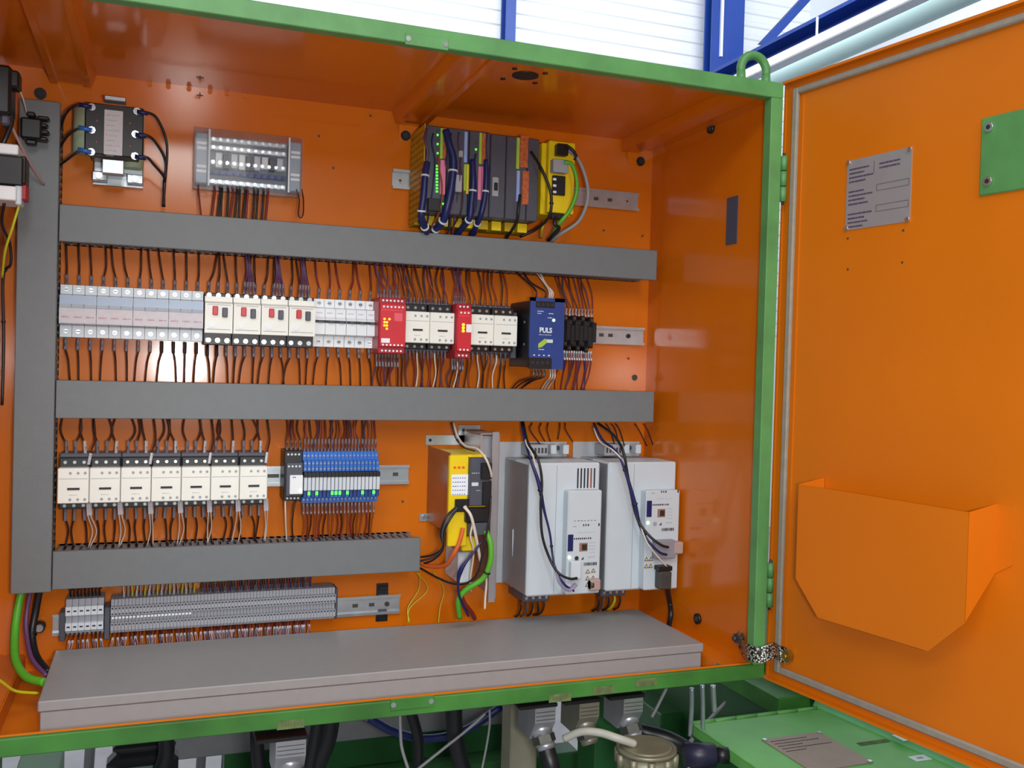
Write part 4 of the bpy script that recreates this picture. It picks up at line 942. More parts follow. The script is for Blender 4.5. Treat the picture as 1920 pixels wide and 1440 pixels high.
cable(SVC, 'white cable winding from the middle duct over the heatsink plate', 'cable', [ay(850, 792, .04), ay(858, 818, .06), ay(872, 836, .10), ay(895, 842, .14), ay(912, 862, .165), ay(921, 888, .16), ay(920, 900, .15)], .0022, WWHITE, n=6)
cable(SVC, 'thin brown lead beside the white one leaving the middle duct', 'cable', [ay(846, 792, .045), ay(854, 820, .06), ay(868, 838, .10), ay(890, 846, .138)], .0012, WBROWN, n=5)
cable(SVC, 'white double cable hanging in front of the servo amplifier', 'cable', [ay(870, 950, .155), ay(882, 965, .165), ay(889, 990, .165), ay(895, 1020, .16), ay(901, 1052, .15)], .0028, WWHITE)
cable(SVC, 'thinner white cable dropping left of the double one', 'cable', [ay(872, 948, .155), ay(886, 975, .162), ay(882, 1005, .162), ay(888, 1035, .155), ay(882, 1085, .14), ay(883, 1110, .12)], .0018, WWHITE, n=6)
cable(SVC, 'white lead ending in a loose plug above the floor trunking', 'cable', [ay(911, 1070, .14), ay(912, 1095, .14), ay(910, 1120, .14), ay(909, 1142, .14)], .0021, WWHITE, n=6)
cable(SVC, 'thick bright green cable below the servo amplifier', 'cable', [ay(911, 995, .152), ay(920, 1020, .158), ay(919, 1055, .158), ay(905, 1085, .15), ay(875, 1105, .14), ay(860, 1125, .13), ay(862, 1158, .11)], .0050, WGREEN, ties=(.45,))
cable(SVC, 'orange cable running from the servo amplifier to the lower duct', 'cable', [ay(868, 990, .15), ay(862, 1015, .15), ay(850, 1040, .145), ay(835, 1060, .12), ay(808, 1062, .08), ay(789, 1056, .055)], .0038, WORANGE)
for k in range(3):
    cable(SVC, ('uppermost', 'middle', 'lowest')[k]+' black cable curving from the lower duct up to the servo amplifier', 'cable', [ay(788, 1045+k*7, .05), ay(812, 1040+k*5, .10), ay(830, 1025+k*3, .14), ay(826+k*3, 1000, .155), ay(836+k*4, 970+k*2, .16), ay(858, 948+k*3, .152)], .0017, BLACK if k != 1 else DGREY, n=6)
cable(SVC, 'black cable sweeping under the servo amplifier to the green one', 'cable', [ay(788, 1065, .06), ay(820, 1083, .10), ay(852, 1095, .13), ay(878, 1092, .15), ay(897, 1070, .16), ay(908, 1020, .165), ay(918, 970, .165), ay(920, 930, .155)], .0018, BLACK, n=6)
cable(SVC, 'navy and black cable crossing diagonally below the servo amplifier', 'cable', [ay(903, 1015, .162), ay(885, 1040, .162), ay(866, 1065, .158), ay(859, 1090, .15), ay(862, 1120, .14), ay(878, 1155, .11)], lambda t: .0022+.0022*math.exp(-((t-.45)/.12)**2), NAVY)
cable(SVC, 'thick dark red cable entering the floor trunking under the servo amplifier', 'cable', [ay(862, 1108, .13), ay(870, 1130, .125), ay(885, 1150, .11), ay(890, 1160, .10)], .0040, WRED)
for k, (u0, u1, bow) in enumerate(((795, 768, -10), (790, 765, 12), (822, 822, 10))):
    cable('earth_wire', ('leftmost', 'middle', 'rightmost')[k]+' thin yellow-green earth wire under the lower duct', 'wire', [ay(u0-8, 1074, .05), ay(u0+bow, 1105, .03), ay(u1+bow*.3, 1140, .03), ay(u1, 1168, .04)], .0010, WYEL, n=5)

# ------------------------------------------------------------------ inverters
def inverter(name_x, xb0, fx0_, fx1_, zt, zb, sub, sz0, sz1, label, first):
    t = thing('inverter', label, 'inverter', (xb0, 0, zb)); L = Vector(t.location); d = .13
    w0, w1 = fx0_-L.x, fx1_-L.x; zt -= L.z; 
    m = MB(); m.box(0-.012, w1-.012, -.0035, -.0006, -.002, zt+.028, STEEL if False else mat('inverter_backplate', (196, 202, 208), .4, .3), .0005); bp = m.to('back_plate', t)
    m = MB(); m.box(w0-.001, w1-.004, -.055, -.004, 0.0, zt-.001, INVG, .002); m.to('rear_housing', t)
    m = MB(); m.box(w0, w1, -d, -.055, 0, zt, INVW, .003); fh = m.to('front_housing', t)
    m = MB(); m.box(w0-.0016, w0-.0002, -d+.004, -.02, .004, zt-.004, INVG); m.tube([(w0-.0022, -.06, .06), (w0-.0022, -.06, .11)], .001, LGREY, 5, smooth=False); m.to('side_shield', t)
    m = MB(); m.box(w0+.052, w0+.053, -d-.0004, -d, .004, zt-.004, GREYP); m.to('cover_seam', t)
    if first:
        for i in range(6):
            x = w1-.046+i*.0066; m = MB(); m.box(x, x+.0028, -d-.0005, -d+.001, zt-.046, zt-.010, INK if i != 4 else WORG); m.to('vent_slot', t)
    # control unit standing forward
    s0, s1, z0_, z1_ = sub[0]-L.x, sub[1]-L.x, sz0-L.z, sz1-L.z; dd_ = .152
    m = MB(); m.box(s0, s1, -dd_, -d-.0002, z0_, z1_, INVW, .002); cu = m.to('control_unit', t)
    W_ = s1-s0; H_ = z1_-z0_; top = z1_-(.058 if first else -.002)
    Y = -dd_
    m = MB(); m.box(s0+.001, s0+.0115, Y-.0012, Y-.0001, top-.050, top-.020, NAVY, .0008); m.to('blue_strip', cu)
    m = MB(); m.box(s0+.024, s0+.040, Y-.0006, Y-.0001, top-.051, top-.036, mat('brown_frame', (150, 112, 90), .5)); m.box(s0+.029, s0+.0385, Y-.001, Y-.0005, top-.049, top-.0385, INK); m.to('data_socket', cu)
    m = MB(); m.cyl((s0+.0045, Y-.0014, top-.061), 'y', .0032, .0012, LEDW, 10); m.to('indicator_lamp', cu, 'lit green lamp')
    m = MB(); m.cyl((s0+.019, Y-.0014, top-.063), 'y', .0038, .0013, INK if first else GREYP, 12); m.prism([(s0+.028, Y-.0001, top-.066), (s0+.033, Y-.0001, top-.066), (s0+.033, Y-.0001, top-.061)], (0, -.0004, 0), INK); m.to('round_button', cu)
    m = MB()
    if first:
        marks(m, s0+.012, s0+.058, Y-.0001, top+.004, .0008, INK, 7, seed=1)
    marks(m, s0+.010, s0+.018, Y-.0001, top-.006, .002, GREYP, 2, seed=2); marks(m, s0+.030, s0+.044, Y-.0001, top-.004, .0035, INK, 3, seed=4); marks(m, s1-.006, s1-.002, Y-.0001, top-.004, .005, INK, 1)
    marks(m, s0+.013, s0+.048, Y-.0001, top-.028, .0030, INK, 9, seed=5); marks(m, s0+.022, s0+.056, Y-.0001, top-.017, .0008, GREYP, 6, seed=6)
    for i in range(4): marks(m, s0+.044, s0+.056, Y-.0001, top-.036-i*.006, .001, GREYP, 3, seed=10+i)
    marks(m, s0+.042, s0+.056, Y-.0001, top-.062, .002, GREYP, 4, seed=30)
    marks(m, s0+.034, s0+.060, Y-.0001, top-.0745, .0055, INK, 10, .12, seed=31)
    m.to('print', cu)
    m = MB()
    if first: tri = [(.042, -.088), (.053, -.087), (.042, -.100), (.053, -.100), (.042, -.112)]
    else: tri = [(.004, -.128), (.013, -.128), (.004, -.141), (.013, -.141)]
    YT = mat('warning_yellow', (222, 196, 120), .5)
    for (x, z_) in tri:
        m.prism([(s0+x-.0045, Y-.0001, top+z_-.0035), (s0+x+.0045, Y-.0001, top+z_-.0035), (s0+x, Y-.0001, top+z_+.0045)], (0, -.0004, 0), INK)
        m.prism([(s0+x-.0028, Y-.0005, top+z_-.0024), (s0+x+.0028, Y-.0005, top+z_-.0024), (s0+x, Y-.0005, top+z_+.0026)], (0, -.0002, 0), YT)
    m.to('warning_triangle', cu)
    return t, cu, L, s0, s1, z0_, top, Y
fi0, fi1 = ay(993, 900, .13).x, ay(1125, 900, .13).x
zt1 = ay(1060, 868, .13).z; zb1 = ay(1050, 1116, .13).z
su0, su1 = ay(1064, 1000, .152).x, ay(1127, 1000, .152).x
i1 = inverter(0, fi0-.004, fi0, fi1, zt1, zb1, (su0, su1), ay(1090, 1114, .152).z, ay(1095, 920, .152).z, 'white inverter with slotted vent and projecting control unit, left of two', True)
fj0, fj1 = ay(1141, 900, .13).x, ay(1268, 900, .13).x
if fj0 < fi1+.004: fj0 = fi1+.004
tu0, tu1 = ay(1210, 1000, .152).x, ay(1273, 1000, .152).x
i2 = inverter(0, fj0-.004, fj0, fj1, zt1, zb1+.001, (tu0, tu1), ay(1230, 1106, .152).z, ay(1240, 920, .152).z, 'white inverter beside the right cabinet wall, control unit at its edge', False)
for (T, s) in ((i1, 1), (i2, 0)):
    t, cu, L, s0, s1, z0_, top, Y = T
    m = MB(); zc_ = z0_+.042 if s else z0_+.052
    if s:
        m.box(s0+.004, s0+.024, Y-.012, Y-.0002, z0_+.030, z0_+.062, LGREY, .0015); m.to('grey_plug', cu)
        m = MB(); m.box(s1-.024, s1-.004, Y-.014, Y-.0002, z0_+.008, z0_+.028, mat('pink_grey_plug', (176, 152, 146), .5), .002); p_ = m.to('round_plug', cu)
        m = MB(); m.cyl((s1-.024, Y-.008, z0_+.018), 'x', .0078, .006, DARKST, 12); m.to('plug_ring', p_)
    else:
        m.box(s0+.014, s0+.056, Y-.016, Y-.0002, z0_+.060, z0_+.094, mat('smoky_plug', (140, 140, 150), .4), .0015); m.to('grey_plug', cu)
        m = MB(); m.box(s0+.052, s1+.001, Y-.017, Y-.0002, z0_+.068, z0_+.090, mat('pink_grey_plug', (176, 152, 146), .5), .002); m.to('edge_plug', cu)
        m = MB(); m.box(s0+.022, s0+.046, Y-.022, Y-.0002, z0_+.005, z0_+.038, DARKST, .002); p_ = m.to('multi_pin_plug', cu, 'dark metal multi-pin plug')
        m = MB(); m.box(s0+.020, s0+.048, Y-.020, Y-.0002, z0_+.0385, z0_+.047, BLACK, .001); m.to('plug_top', p_)
    # clamps above and terminals below
    w0 = (fi0 if s else fj0)-L.x; H = zt1-L.z
    m = MB(); m.box(w0+.030, w0+.068, -.05, -.005, H+.004, H+.026, GREYP, .0015); tbx = m.to('top_terminal_block', t)
    m = MB()
    for i in range(5): m.box(w0+.033+i*.007, w0+.037+i*.007, -.0505, -.050, H+.010, H+.020, DARKST)
    m.to('terminal_slot', tbx)
    for i, xx in enumerate((.078, .104)):
        m = MB(); m.cyl((w0+xx, -.012, H+.016), 'y', .0045, .010, DARKST, 10); m.box(w0+xx+.004, w0+xx+.016, -.03, -.004, H+.006, H+.024, LGREY, .001); m.to('shield_clamp', t)
    m = MB(); m.box(w0+.004, w0+.056, -.105, -.03, -.016, -.0005, DGREY, .002); lt_ = m.to('bottom_terminal_block', t)
    m = MB()
    for i in range(4): m.cyl((w0+.010+i*.013, -.1065, -.008), 'y', .003, .0015, SCREW, 8)
    m.to('terminal_screw', lt_)
    for i in range(5):
        x = w0+.008+i*.011+L.x; zz = L.z-.0165
        wire('%s lead from the left under the %s inverter' % (ORD[i], 'left' if s else 'right'), 'leads under the left inverter' if s else 'leads under the right inverter', [(x, -.085, zz), (x+J(.002), -.087, zz-.012), (x+.002+J(.003), -.075, zz-.028), (x+J(.003), -.06, .064)], .0022, (BLACK, DGREY, BLACK, WYEL if not s else BLACK, WBROWN)[i])
# inverter cables
TIE = BLACK
cable('cable', 'black cable from the duct down across the left inverter to its plug', 'cable', [ay(981, 792, .05), ay(990, 830, .11), ay(1008, 860, .145), ay(1016, 900, .15), ay(1014, 950, .15), ay(1017, 1005, .15), ay(1032, 1050, .155), ay(1048, 1075, .168), ay(1068, 1085, .172), ay(1082, 1084, .17)], .0024, BLACK)
cable('cable', 'navy cable bundled with the black one on the left inverter', 'cable', [ay(978, 792, .045), ay(984, 825, .10), ay(996, 865, .14), ay(1010, 905, .148), ay(1020, 955, .148), ay(1031, 1000, .15), ay(1036, 1040, .152), ay(1042, 1068, .162), ay(1058, 1095, .17), ay(1076, 1108, .168)], lambda t: .0020+.0016*math.exp(-((t-.35)/.1)**2), NAVY, ties=(.22, .38, .62))
cable('cable', 'white cable beside the navy one at the top of the left inverter', 'cable', [ay(984, 800, .05), ay(986, 830, .11), ay(998, 852, .142), ay(1006, 880, .146)], .0015, WWHITE, n=6)
cable('cable', 'lilac ribbon of wires into the lower plug of the left inverter', 'cable', [ay(1040, 1060, .158), ay(1050, 1092, .17), ay(1066, 1106, .172), ay(1080, 1096, .168)], .0042, mat('lilac_grey', (140, 132, 165), .5), flat=.5)
cable('cable', 'black cable from the duct down across the right inverter', 'cable', [ay(1122, 794, .05), ay(1150, 815, .10), ay(1168, 845, .145), ay(1176, 885, .15), ay(1184, 930, .15), ay(1196, 975, .155), ay(1218, 1005, .17), ay(1240, 1022, .178), ay(1253, 1026, .175)], .0025, BLACK)
cable('cable', 'navy cable bundled along the right inverter', 'cable', [ay(1114, 794, .045), ay(1130, 825, .09), ay(1158, 850, .14), ay(1176, 895, .15), ay(1190, 945, .152), ay(1200, 985, .155), ay(1216, 1015, .172), ay(1236, 1035, .176), ay(1250, 1040, .172)], lambda t: .0022+.0020*math.exp(-((t-.5)/.12)**2), NAVY, ties=(.2, .35, .5, .7))
cable('cable', 'white cable beside the navy one on the right inverter', 'cable', [ay(1112, 800, .045), ay(1125, 828, .09), ay(1150, 845, .138), ay(1172, 872, .148), ay(1186, 925, .15), ay(1198, 975, .154), ay(1212, 1015, .172), ay(1230, 1040, .176), ay(1250, 1062, .172)], .0015, WWHITE, n=6)
cable('cable', 'thick black cable dropping from the multi-pin plug behind the trunking', 'cable', [ay(1246, 1080, .170), ay(1251, 1100, .165), ay(1256, 1130, .14), at(1258, 1152, 0, 1.051), at(1254, 1176, 0, 1.050)], .0048, BLACK)
for k, (u0, u1, v1) in enumerate(((998, 1012, 832), (1015, 1022, 828), (1028, 1032, 828), (1050, 1046, 824), (1060, 1074, 828))):
    wire('%s thin dark wire from the left above the left inverter' % ORD[k], 'thin wires above the left inverter', [ay(u0, 793, .04), ay(u0+J(4), 806, .045), ay(u1, v1, .04)], .0012, WBROWN)
for k, (u0, u1) in enumerate(((1136, 1150), (1146, 1158), (1154, 1168), (1190, 1210), (1206, 1222))):
    wire('%s thin dark wire from the left above the right inverter' % ORD[k], 'thin wires above the right inverter', [ay(u0, 794, .04), ay(u0+8, 806, .045), ay(u1+3, 836, .03)], .0012, BLACK if k < 3 else WBROWN)

# ------------------------------------------------------------------ terminal strip
def tblock(w, big):
    t = thing('terminal_block', 'x', 'terminal block')
    m = MB(); m.box(0.0002, w-.0002, -.046, -.006, -.020, .034, GREYP, 0); m.to('body', t)
    m = MB(); m.box(0.0002, w-.0002, -.056, -.046, -.014, -.002, LGREY if big else GREYP, 0); m.box(.0002, w-.0002, -.056, -.046, .010, .024, LGREY if big else GREYP, 0)
    m.to('marker_ridge', t)
    m = MB()
    for z_ in ((-.008, .017) if big else (-.0045, .0125, .0215)): m.box(w*.25, w*.75, -.0563, -.056, z_-.0012, z_+.0012, INK)
    m.to('marking', t)
    return t
tbig, tsm = tblock(.0092, True), tblock(.0052, False)
for i in range(6):
    o = tbig if i == 0 else copy_tree(tbig); o.location = (.0185+i*.0093, 0, RZ4+.016); o['label'] = '%s of six wide pale grey terminal blocks from the left' % ORD[i]; o['group'] = 'wide terminal blocks'
m = MB(); m.box(.0088, .0180, -.040, -.006, RZ4-.018, RZ4+.028, DGREY, .001)
tag(m.to('end_clamp'), 'grey end clamp at the far left of the terminal strip', 'end clamp')
m = MB(); m.box(.0750, .0835, -.048, -.006, RZ4-.018, RZ4+.034, DGREY, .001); tag(m.to('end_clamp'), 'dark end clamp between wide and narrow terminal blocks', 'end clamp')
NB = 68
for i in range(NB):
    o = tsm if i == 0 else copy_tree(tsm); o.location = (.0845+i*.0053, 0, RZ4+.012); o['label'] = 'narrow grey terminal block in the long row above the floor trunking'; o['group'] = 'narrow terminal blocks'
m = MB(); m.box(.4455, .4500, -.046, -.006, RZ4-.010, RZ4+.044, DGREY, .001); tag(m.to('end_clamp'), 'grey end clamp at the right end of the terminal strip', 'end clamp')
for k, (a, b) in enumerate(((.086, .120), (.124, .206))):
    m = MB(); i = a
    while i < b: m.box(i, i+.0036, -.0530, -.046, RZ4+.016, RZ4+.0195, WHITE); i += .0053
    tag(m.to('jumper_bar'), ('short', 'longer')[k]+' bright white jumper bar in the groove of the terminal strip', 'jumper bar')
# wires over and under the strip: too many and too small to pick apart, so two objects of kind stuff
def strip_fan(m, x0, x1, n, zA, zB, yA, mts, r):
    for i in range(n):
        x = x0+(x1-x0)*(i+.5)/n; e = x+J(.003)
        m.tube([(x, yA, zA), (x, yA-.003, zA+.006), (e, yA, zB)], r, mts[i % len(mts)], 5, 3); m.cyl((x, yA, zA), 'z', .0019, .008, SLEEVE if i % 3 else SLEEVEW, 6)
ws = MB((.2, -.036, RZ4+.047))
fan(.022, .070, 9, RZ4+.052, .1585, -.038, 'black wire above the wide terminal blocks', 'wires above the wide terminal blocks', (BLACK, WBROWN), spread=.004, s0=None, bend=.002, dy=.0, r=.0014)
strip_fan(ws, .100, .215, 18, RZ4+.047, .1585, -.036, (SLEEVEW, WGREY, WYEL), .0013)
strip_fan(ws, .222, .405, 44, RZ4+.047, .1585, -.036, (WBROWN, DGREY, WRED, NAVY), .0013)
q = ws.to('wires', kind='stuff'); q.location = (.2, -.036, RZ4+.047); tag(q, 'dense short wires rising from the long terminal strip into the lower duct', 'wires')
wt = MB((.2, -.036, RZ4-.02))
for (x0, x1, n, lab, gr) in ((.022, .072, 8, 'grey-sleeved wire under the wide terminal blocks', 'wires under the wide terminal blocks'), (.088, .215, 26, 'clear-sleeved wire under the left part of the narrow blocks', 'wires under the terminal strip, left part'), (.222, .405, 46, 'clear-sleeved wire under the right part of the narrow blocks', 'wires under the terminal strip, right part')):
    for i in range(n):
        x = x0+(x1-x0)*(i+.5)/n; s = J(.007); zA = RZ4-.008; P = [Vector((x, -.034, zA)), Vector((x+s*.3, -.044, zA-.008)), Vector((x+s, -.048, zA-.026)), Vector((x+s*1.3, -.036, zA-.044))]
        wt.tube(P, .0012, (WORG, WRED, WBROWN, WPURP)[i % 4], 5, 4); d_ = P[2]-P[1]; wt.cyl(P[1]+d_*.02, d_, .0020, d_.length*.9, (SLEEVEW, SLEEVEW, SLEEVE)[i % 3], 6)
q = wt.to('wires', kind='stuff'); q.location = (.2, -.036, RZ4-.02); tag(q, 'dense clear-sleeved wires hanging below the terminal strip', 'wires')
# black bracket behind the bare end of the lower rail
q = ay(717, 1130, .004); m = MB((q.x, 0, q.z)); m.box(q.x-.011, q.x+.011, -.0009, -.0004, q.z-.035, q.z+.035, BLACK)
hb = thing('slotted_standoff', 'black slotted standoff bracket behind the bare end of the lowest rail', 'bracket', (q.x, 0, q.z))
m.to('strip', hb); m = MB((q.x, 0, q.z))
for i in range(5):
    if i in (2,): continue
    m.box(q.x-.008, q.x+.008, -.006, -.001, q.z-.032+i*.014, q.z-.026+i*.014, DGREY if i % 2 else BLACK, .0006)
m.to('tooth', hb)

# ------------------------------------------------------------------ left side: cables and devices
gc = cable('cable', 'thick bright green earth cable curving into the floor trunking, lower left', 'cable', [(-.043, -.05, .165), ay(32, 1150, .06), ay(27, 1200, .09), ay(30, 1240, .13), ay(50, 1270, .17), ay(85, 1280, .20)], .0062, WGREEN)
cable('cable', 'dark violet cable curving beside the green earth cable', 'cable', [(-.030, -.05, .165), ay(50, 1150, .055), ay(50, 1190, .07), ay(60, 1235, .11), ay(88, 1268, .15)], .0034, mat('violet_sheath', (100, 64, 110), .45))
cable('cable', 'thick black cable curving from the upright duct into the trunking', 'cable', [(-.018, -.05, .165), ay(66, 1150, .05), ay(60, 1190, .06), ay(68, 1230, .09), ay(92, 1262, .13)], .0056, BLACK, ties=(.5,))
cable('cable', 'yellow-green wire crossing the lower left corner', 'cable', [ay(-20, 1262, .26), ay(5, 1280, .24), ay(30, 1296, .22), ay(72, 1300, .20)], .0022, mat('yellow_wire', (205, 205, 40), .4), n=6)
q = ay(76, 1172, 0); m = MB((q.x, 0, q.z)); m.cyl((q.x, -.018, q.z), 'y', .0085, .017, BLACK, 16); m.cyl((q.x, -.021, q.z), 'y', .006, .003, STEEL, 12)
single(m, 'knob', 'black round knob on the back plate beside the terminal strip', 'knob', (q.x, 0, q.z))
def sidebox(u0, v0, u1, v1, d, mt, L, parent, name, t=.05, bev=.0015, label=None):
    a, b = ay(u0, v0, d), ay(u1, v1, d); m = MB(L); m.box(max(a.x, XL+.0015), b.x, -d, -d+t, b.z, a.z, mt, bev); return m.to(name, parent, label)
q = ay(20, 320, .18); sd = thing('side_relay', 'black device with white labels on the left cabinet wall, cut by the frame', 'relay', (XL, q.y, q.z)); L = Vector(sd.location)
sidebox(-60, 285, 42, 348, .20, BLACK, L, sd, 'housing', .07); sidebox(-60, 262, 34, 290, .205, WHITE, L, sd, 'upper_label', .07)
sidebox(-60, 342, 30, 376, .205, WHITE, L, sd, 'lower_label', .07); sidebox(34, 345, 50, 375, .19, REDD, L, sd, 'red_plug', .03)
sidebox(38, 292, 48, 345, .19, BLACK, L, sd, 'side_terminal', .04); sidebox(28, 345, 40, 384, .195, LGREY, L, sd, 'clear_flap', .03)
cn = thing('cable_connector', 'black ribbed connector hanging in front of the upright duct', 'connector', ay(62, 240, .10)); L = Vector(cn.location)
sidebox(38, 218, 78, 262, .112, BLACK, L, cn, 'body', .026, .003)
for i in range(4): sidebox(70, 216+i*13, 92-3*(i % 2), 226+i*13, .108, BLACK, L, cn, 'rib', .018, .002)
sidebox(50, 208, 66, 219, .110, BLACK, L, cn, 'collar', .02, .002); sidebox(48, 260, 68, 272, .108, BLACK, L, cn, 'tail', .016, .002)
m = MB(L); m.box(cn.location.x-.004, cn.location.x+.004, -.088, -.0800, cn.location.z-.006, cn.location.z+.006, BLACK); m.to('mount', cn)
cable('cable', 'thin pale lead running into the black ribbed connector', 'cable', [ay(22, 152, .15), ay(38, 172, .14), ay(46, 195, .12), ay(50, 212, .10)], .0013, WWHITE, n=5)
cable('cable', 'pinkish lead crossing the upright duct diagonally', 'cable', [ay(-20, 175, .20), ay(15, 225, .18), ay(45, 285, .14), ay(65, 320, .11), ay(82, 345, .0830)], .0022, mat('pinkish_sheath', (170, 140, 138), .5), n=6)
kb = thing('cable_gland', 'black cable gland and fittings at the upper left edge', 'cable gland', (XL, -.2, .9)); L = Vector(kb.location)
sidebox(-60, 112, 20, 215, .20, BLACK, L, kb, 'gland_body', .05, .004); sidebox(18, 130, 36, 165, .195, BLACK, L, kb, 'gland_nut', .03, .003); sidebox(0, 205, 18, 235, .19, DGREY, L, kb, 'gland_tail', .03, .003)
cable('cable', 'black cable descending from the gland at the left edge', 'cable', [ay(12, 200, .19), ay(22, 225, .18), ay(10, 260, .17), ay(-6, 290, .17)], .0036, BLACK)
cable('cable', 'yellow lead dropping below the black device at the left edge', 'cable', [ay(36, 384, .185), ay(24, 425, .18), ay(10, 470, .16), ay(4, 520, .13)], .0018, WYEL, n=6)
cable('cable', 'black lead looping along the left wall beside the upright duct', 'cable', [ay(8, 380, .17), ay(4, 420, .15), ay(18, 455, .13), ay(20, 495, .12), ay(6, 520, .11), ay(7, 640, .10), ay(4, 760, .10)], .0022, BLACK, ties=(.62, .8), n=6)

# ------------------------------------------------------------------ machine below the cabinet
GBZ = -.12
gb = thing('green_switch_box', 'green steel box with hinged lid and engraved plate below the open door', 'box', (1.26, -.4, GBZ)); L = Vector(gb.location)
x0, x1, y0_, y1_ = 1.08, 1.62, -1.05, -.178
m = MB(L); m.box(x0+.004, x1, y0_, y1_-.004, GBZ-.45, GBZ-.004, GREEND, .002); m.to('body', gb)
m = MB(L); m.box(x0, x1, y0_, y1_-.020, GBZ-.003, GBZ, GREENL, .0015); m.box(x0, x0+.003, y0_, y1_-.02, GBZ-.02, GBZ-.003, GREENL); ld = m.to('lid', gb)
m = MB(L)
for i in range(8): m.cyl((x0+.004+i*.046, y1_-.012, GBZ-.001), 'x', .0045, .044, GREENL, 8)
m.to('hinge_knuckle', gb)
ra, rb_ = at(1524, 1323, 2, GBZ), at(1786, 1438, 2, GBZ); rv = (rb_-ra)*1.9
m = MB(L); m.prism([(ra.x, ra.y, GBZ+.0002), (ra.x+.005, ra.y, GBZ+.010), (ra.x+.026, ra.y, GBZ+.010), (ra.x+.031, ra.y, GBZ+.0002)], rv, mat('mint_paint', (140, 214, 160), .4)); m.to('raised_ridge', gb, 'paler mint green raised ridge')
pts = [(1427, 1388), (1535, 1373), (1625, 1425), (1530, 1448)]
pq = [at(u, v, 2, GBZ+.001) for u, v in pts]; X0p, X1p = 1.158, 1.283; Y0p, Y1p = -.435, -.297
m = MB(L); m.box(X0p, X1p, Y0p, Y1p, GBZ+.0003, GBZ+.0015, PLATEB); epn = m.to('engraved_plate', gb, 'brownish engraved plate with lines of print')
m = MB(L)
for r_ in range(5):
    y = Y1p-.014-r_*.011; rr = random.Random(r_); x = X0p+.010
    while x < X0p+(.085, .10, .06, .11, .05)[r_]: wv = rr.uniform(.002, .005); m.box(x, x+wv, y-.0012, y+.0012, GBZ+.0015, GBZ+.0018, INK); x += wv+.0014
m.to('print', epn)
for x in (X0p+.004, X1p-.004):
    for y in (Y0p+.004, Y1p-.004): m = MB(L); m.cyl((x, y, GBZ+.0015), 'z', .004, .002, SCREW, 10); m.to('screw', epn)
for (u, v) in ((1725, 1422),):
    q = at(u, v, 2, GBZ); m = MB(L); m.box(q.x-.017, q.x+.017, q.y-.010, q.y+.010, GBZ+.0003, GBZ+.0010, WHITE); stt = m.to('white_sticker', gb); m = MB(L); m.box(q.x-.006, q.x+.006, q.y-.003, q.y+.003, GBZ+.0010, GBZ+.0013, GREYP); m.to('print', stt)
q = at(1693, 1383, 2, GBZ+.010); m = MB(L); m.box(q.x-.012, q.x+.010, q.y-.014, q.y+.014, GBZ+.0102, GBZ+.0110, WHITE); m.to('white_sticker', gb)
m = MB(L); q = at(1640, 1392, 2, GBZ); m.box(q.x-.035, q.x+.03, q.y-.006, q.y+.006, GBZ+.0002, GBZ+.0008, STAIN); m.to('rust_patch', gb)
# sheet-metal supports between box and cabinet
q = at(1440, 1300, 2, -.05)
mf = thing('machine', 'green steel machine base under the cabinet', 'machine', (.9, .2, -.6)); L = Vector(mf.location)
m = MB(L); bxx = at(1510, 1335, 2, -.10).x; m.box(bxx, bxx+.075, -.17, .55, -.14, -.10, GREENB, .003); m.to('side_beam', mf)
m = MB(L); m.box(1.36, 1.62, -.165, .55, -.40, -.06, GREEND, .003); m.to('side_cabinet', mf)
m = MB(L); m.box(1.365, 1.43, -.172, -.166, -.11, -.045, LGREY, .001); m.to('grey_bracket', mf)
m = MB(L); m.box(.30, 1.06, .42, .47, -.9, -.15, GREEND, .003); m.to('rear_panel', mf)
m = MB(L); m.box(.08, 1.0, .30, .34, -.28, -.185, mat('grey_beam', (128, 134, 140), .5, .3), .002); rl_ = m.to('grey_beam', mf)
m = MB(L)
for i in range(9):
    x = .15+i*.09; m.cyl((x, .2985, -.23), 'y', .008, .0015, INK, 10)
m.to('beam_hole', rl_)
m = MB(L); m.box(.28, 1.04, .20, .26, -.9, -.32, GREEND, .003); m.to('lower_panel', mf)
m = MB(L); m.box(.93, 1.0, -.10, -.02, -.7, -.05, GREEND, .003); m.to('upright', mf)
pq1 = ay(975, 1340, .10); m = MB(L); m.box(pq1.x-.026, pq1.x+.026, -.125, -.075, -.9, -.013, BEIGE, .003); m.to('beige_post', mf, 'beige steel post')
m = MB(L); m.box(-.16, -.045, -.30, -.22, -.9, -.016, GREEND, .002); m.to('left_leg', mf)
for x in (-.10, 1.30): m = MB(L); m.box(x, x+.08, .30, .50, -1.0, -.30, GREEND, .003); m.to('machine_foot', mf)
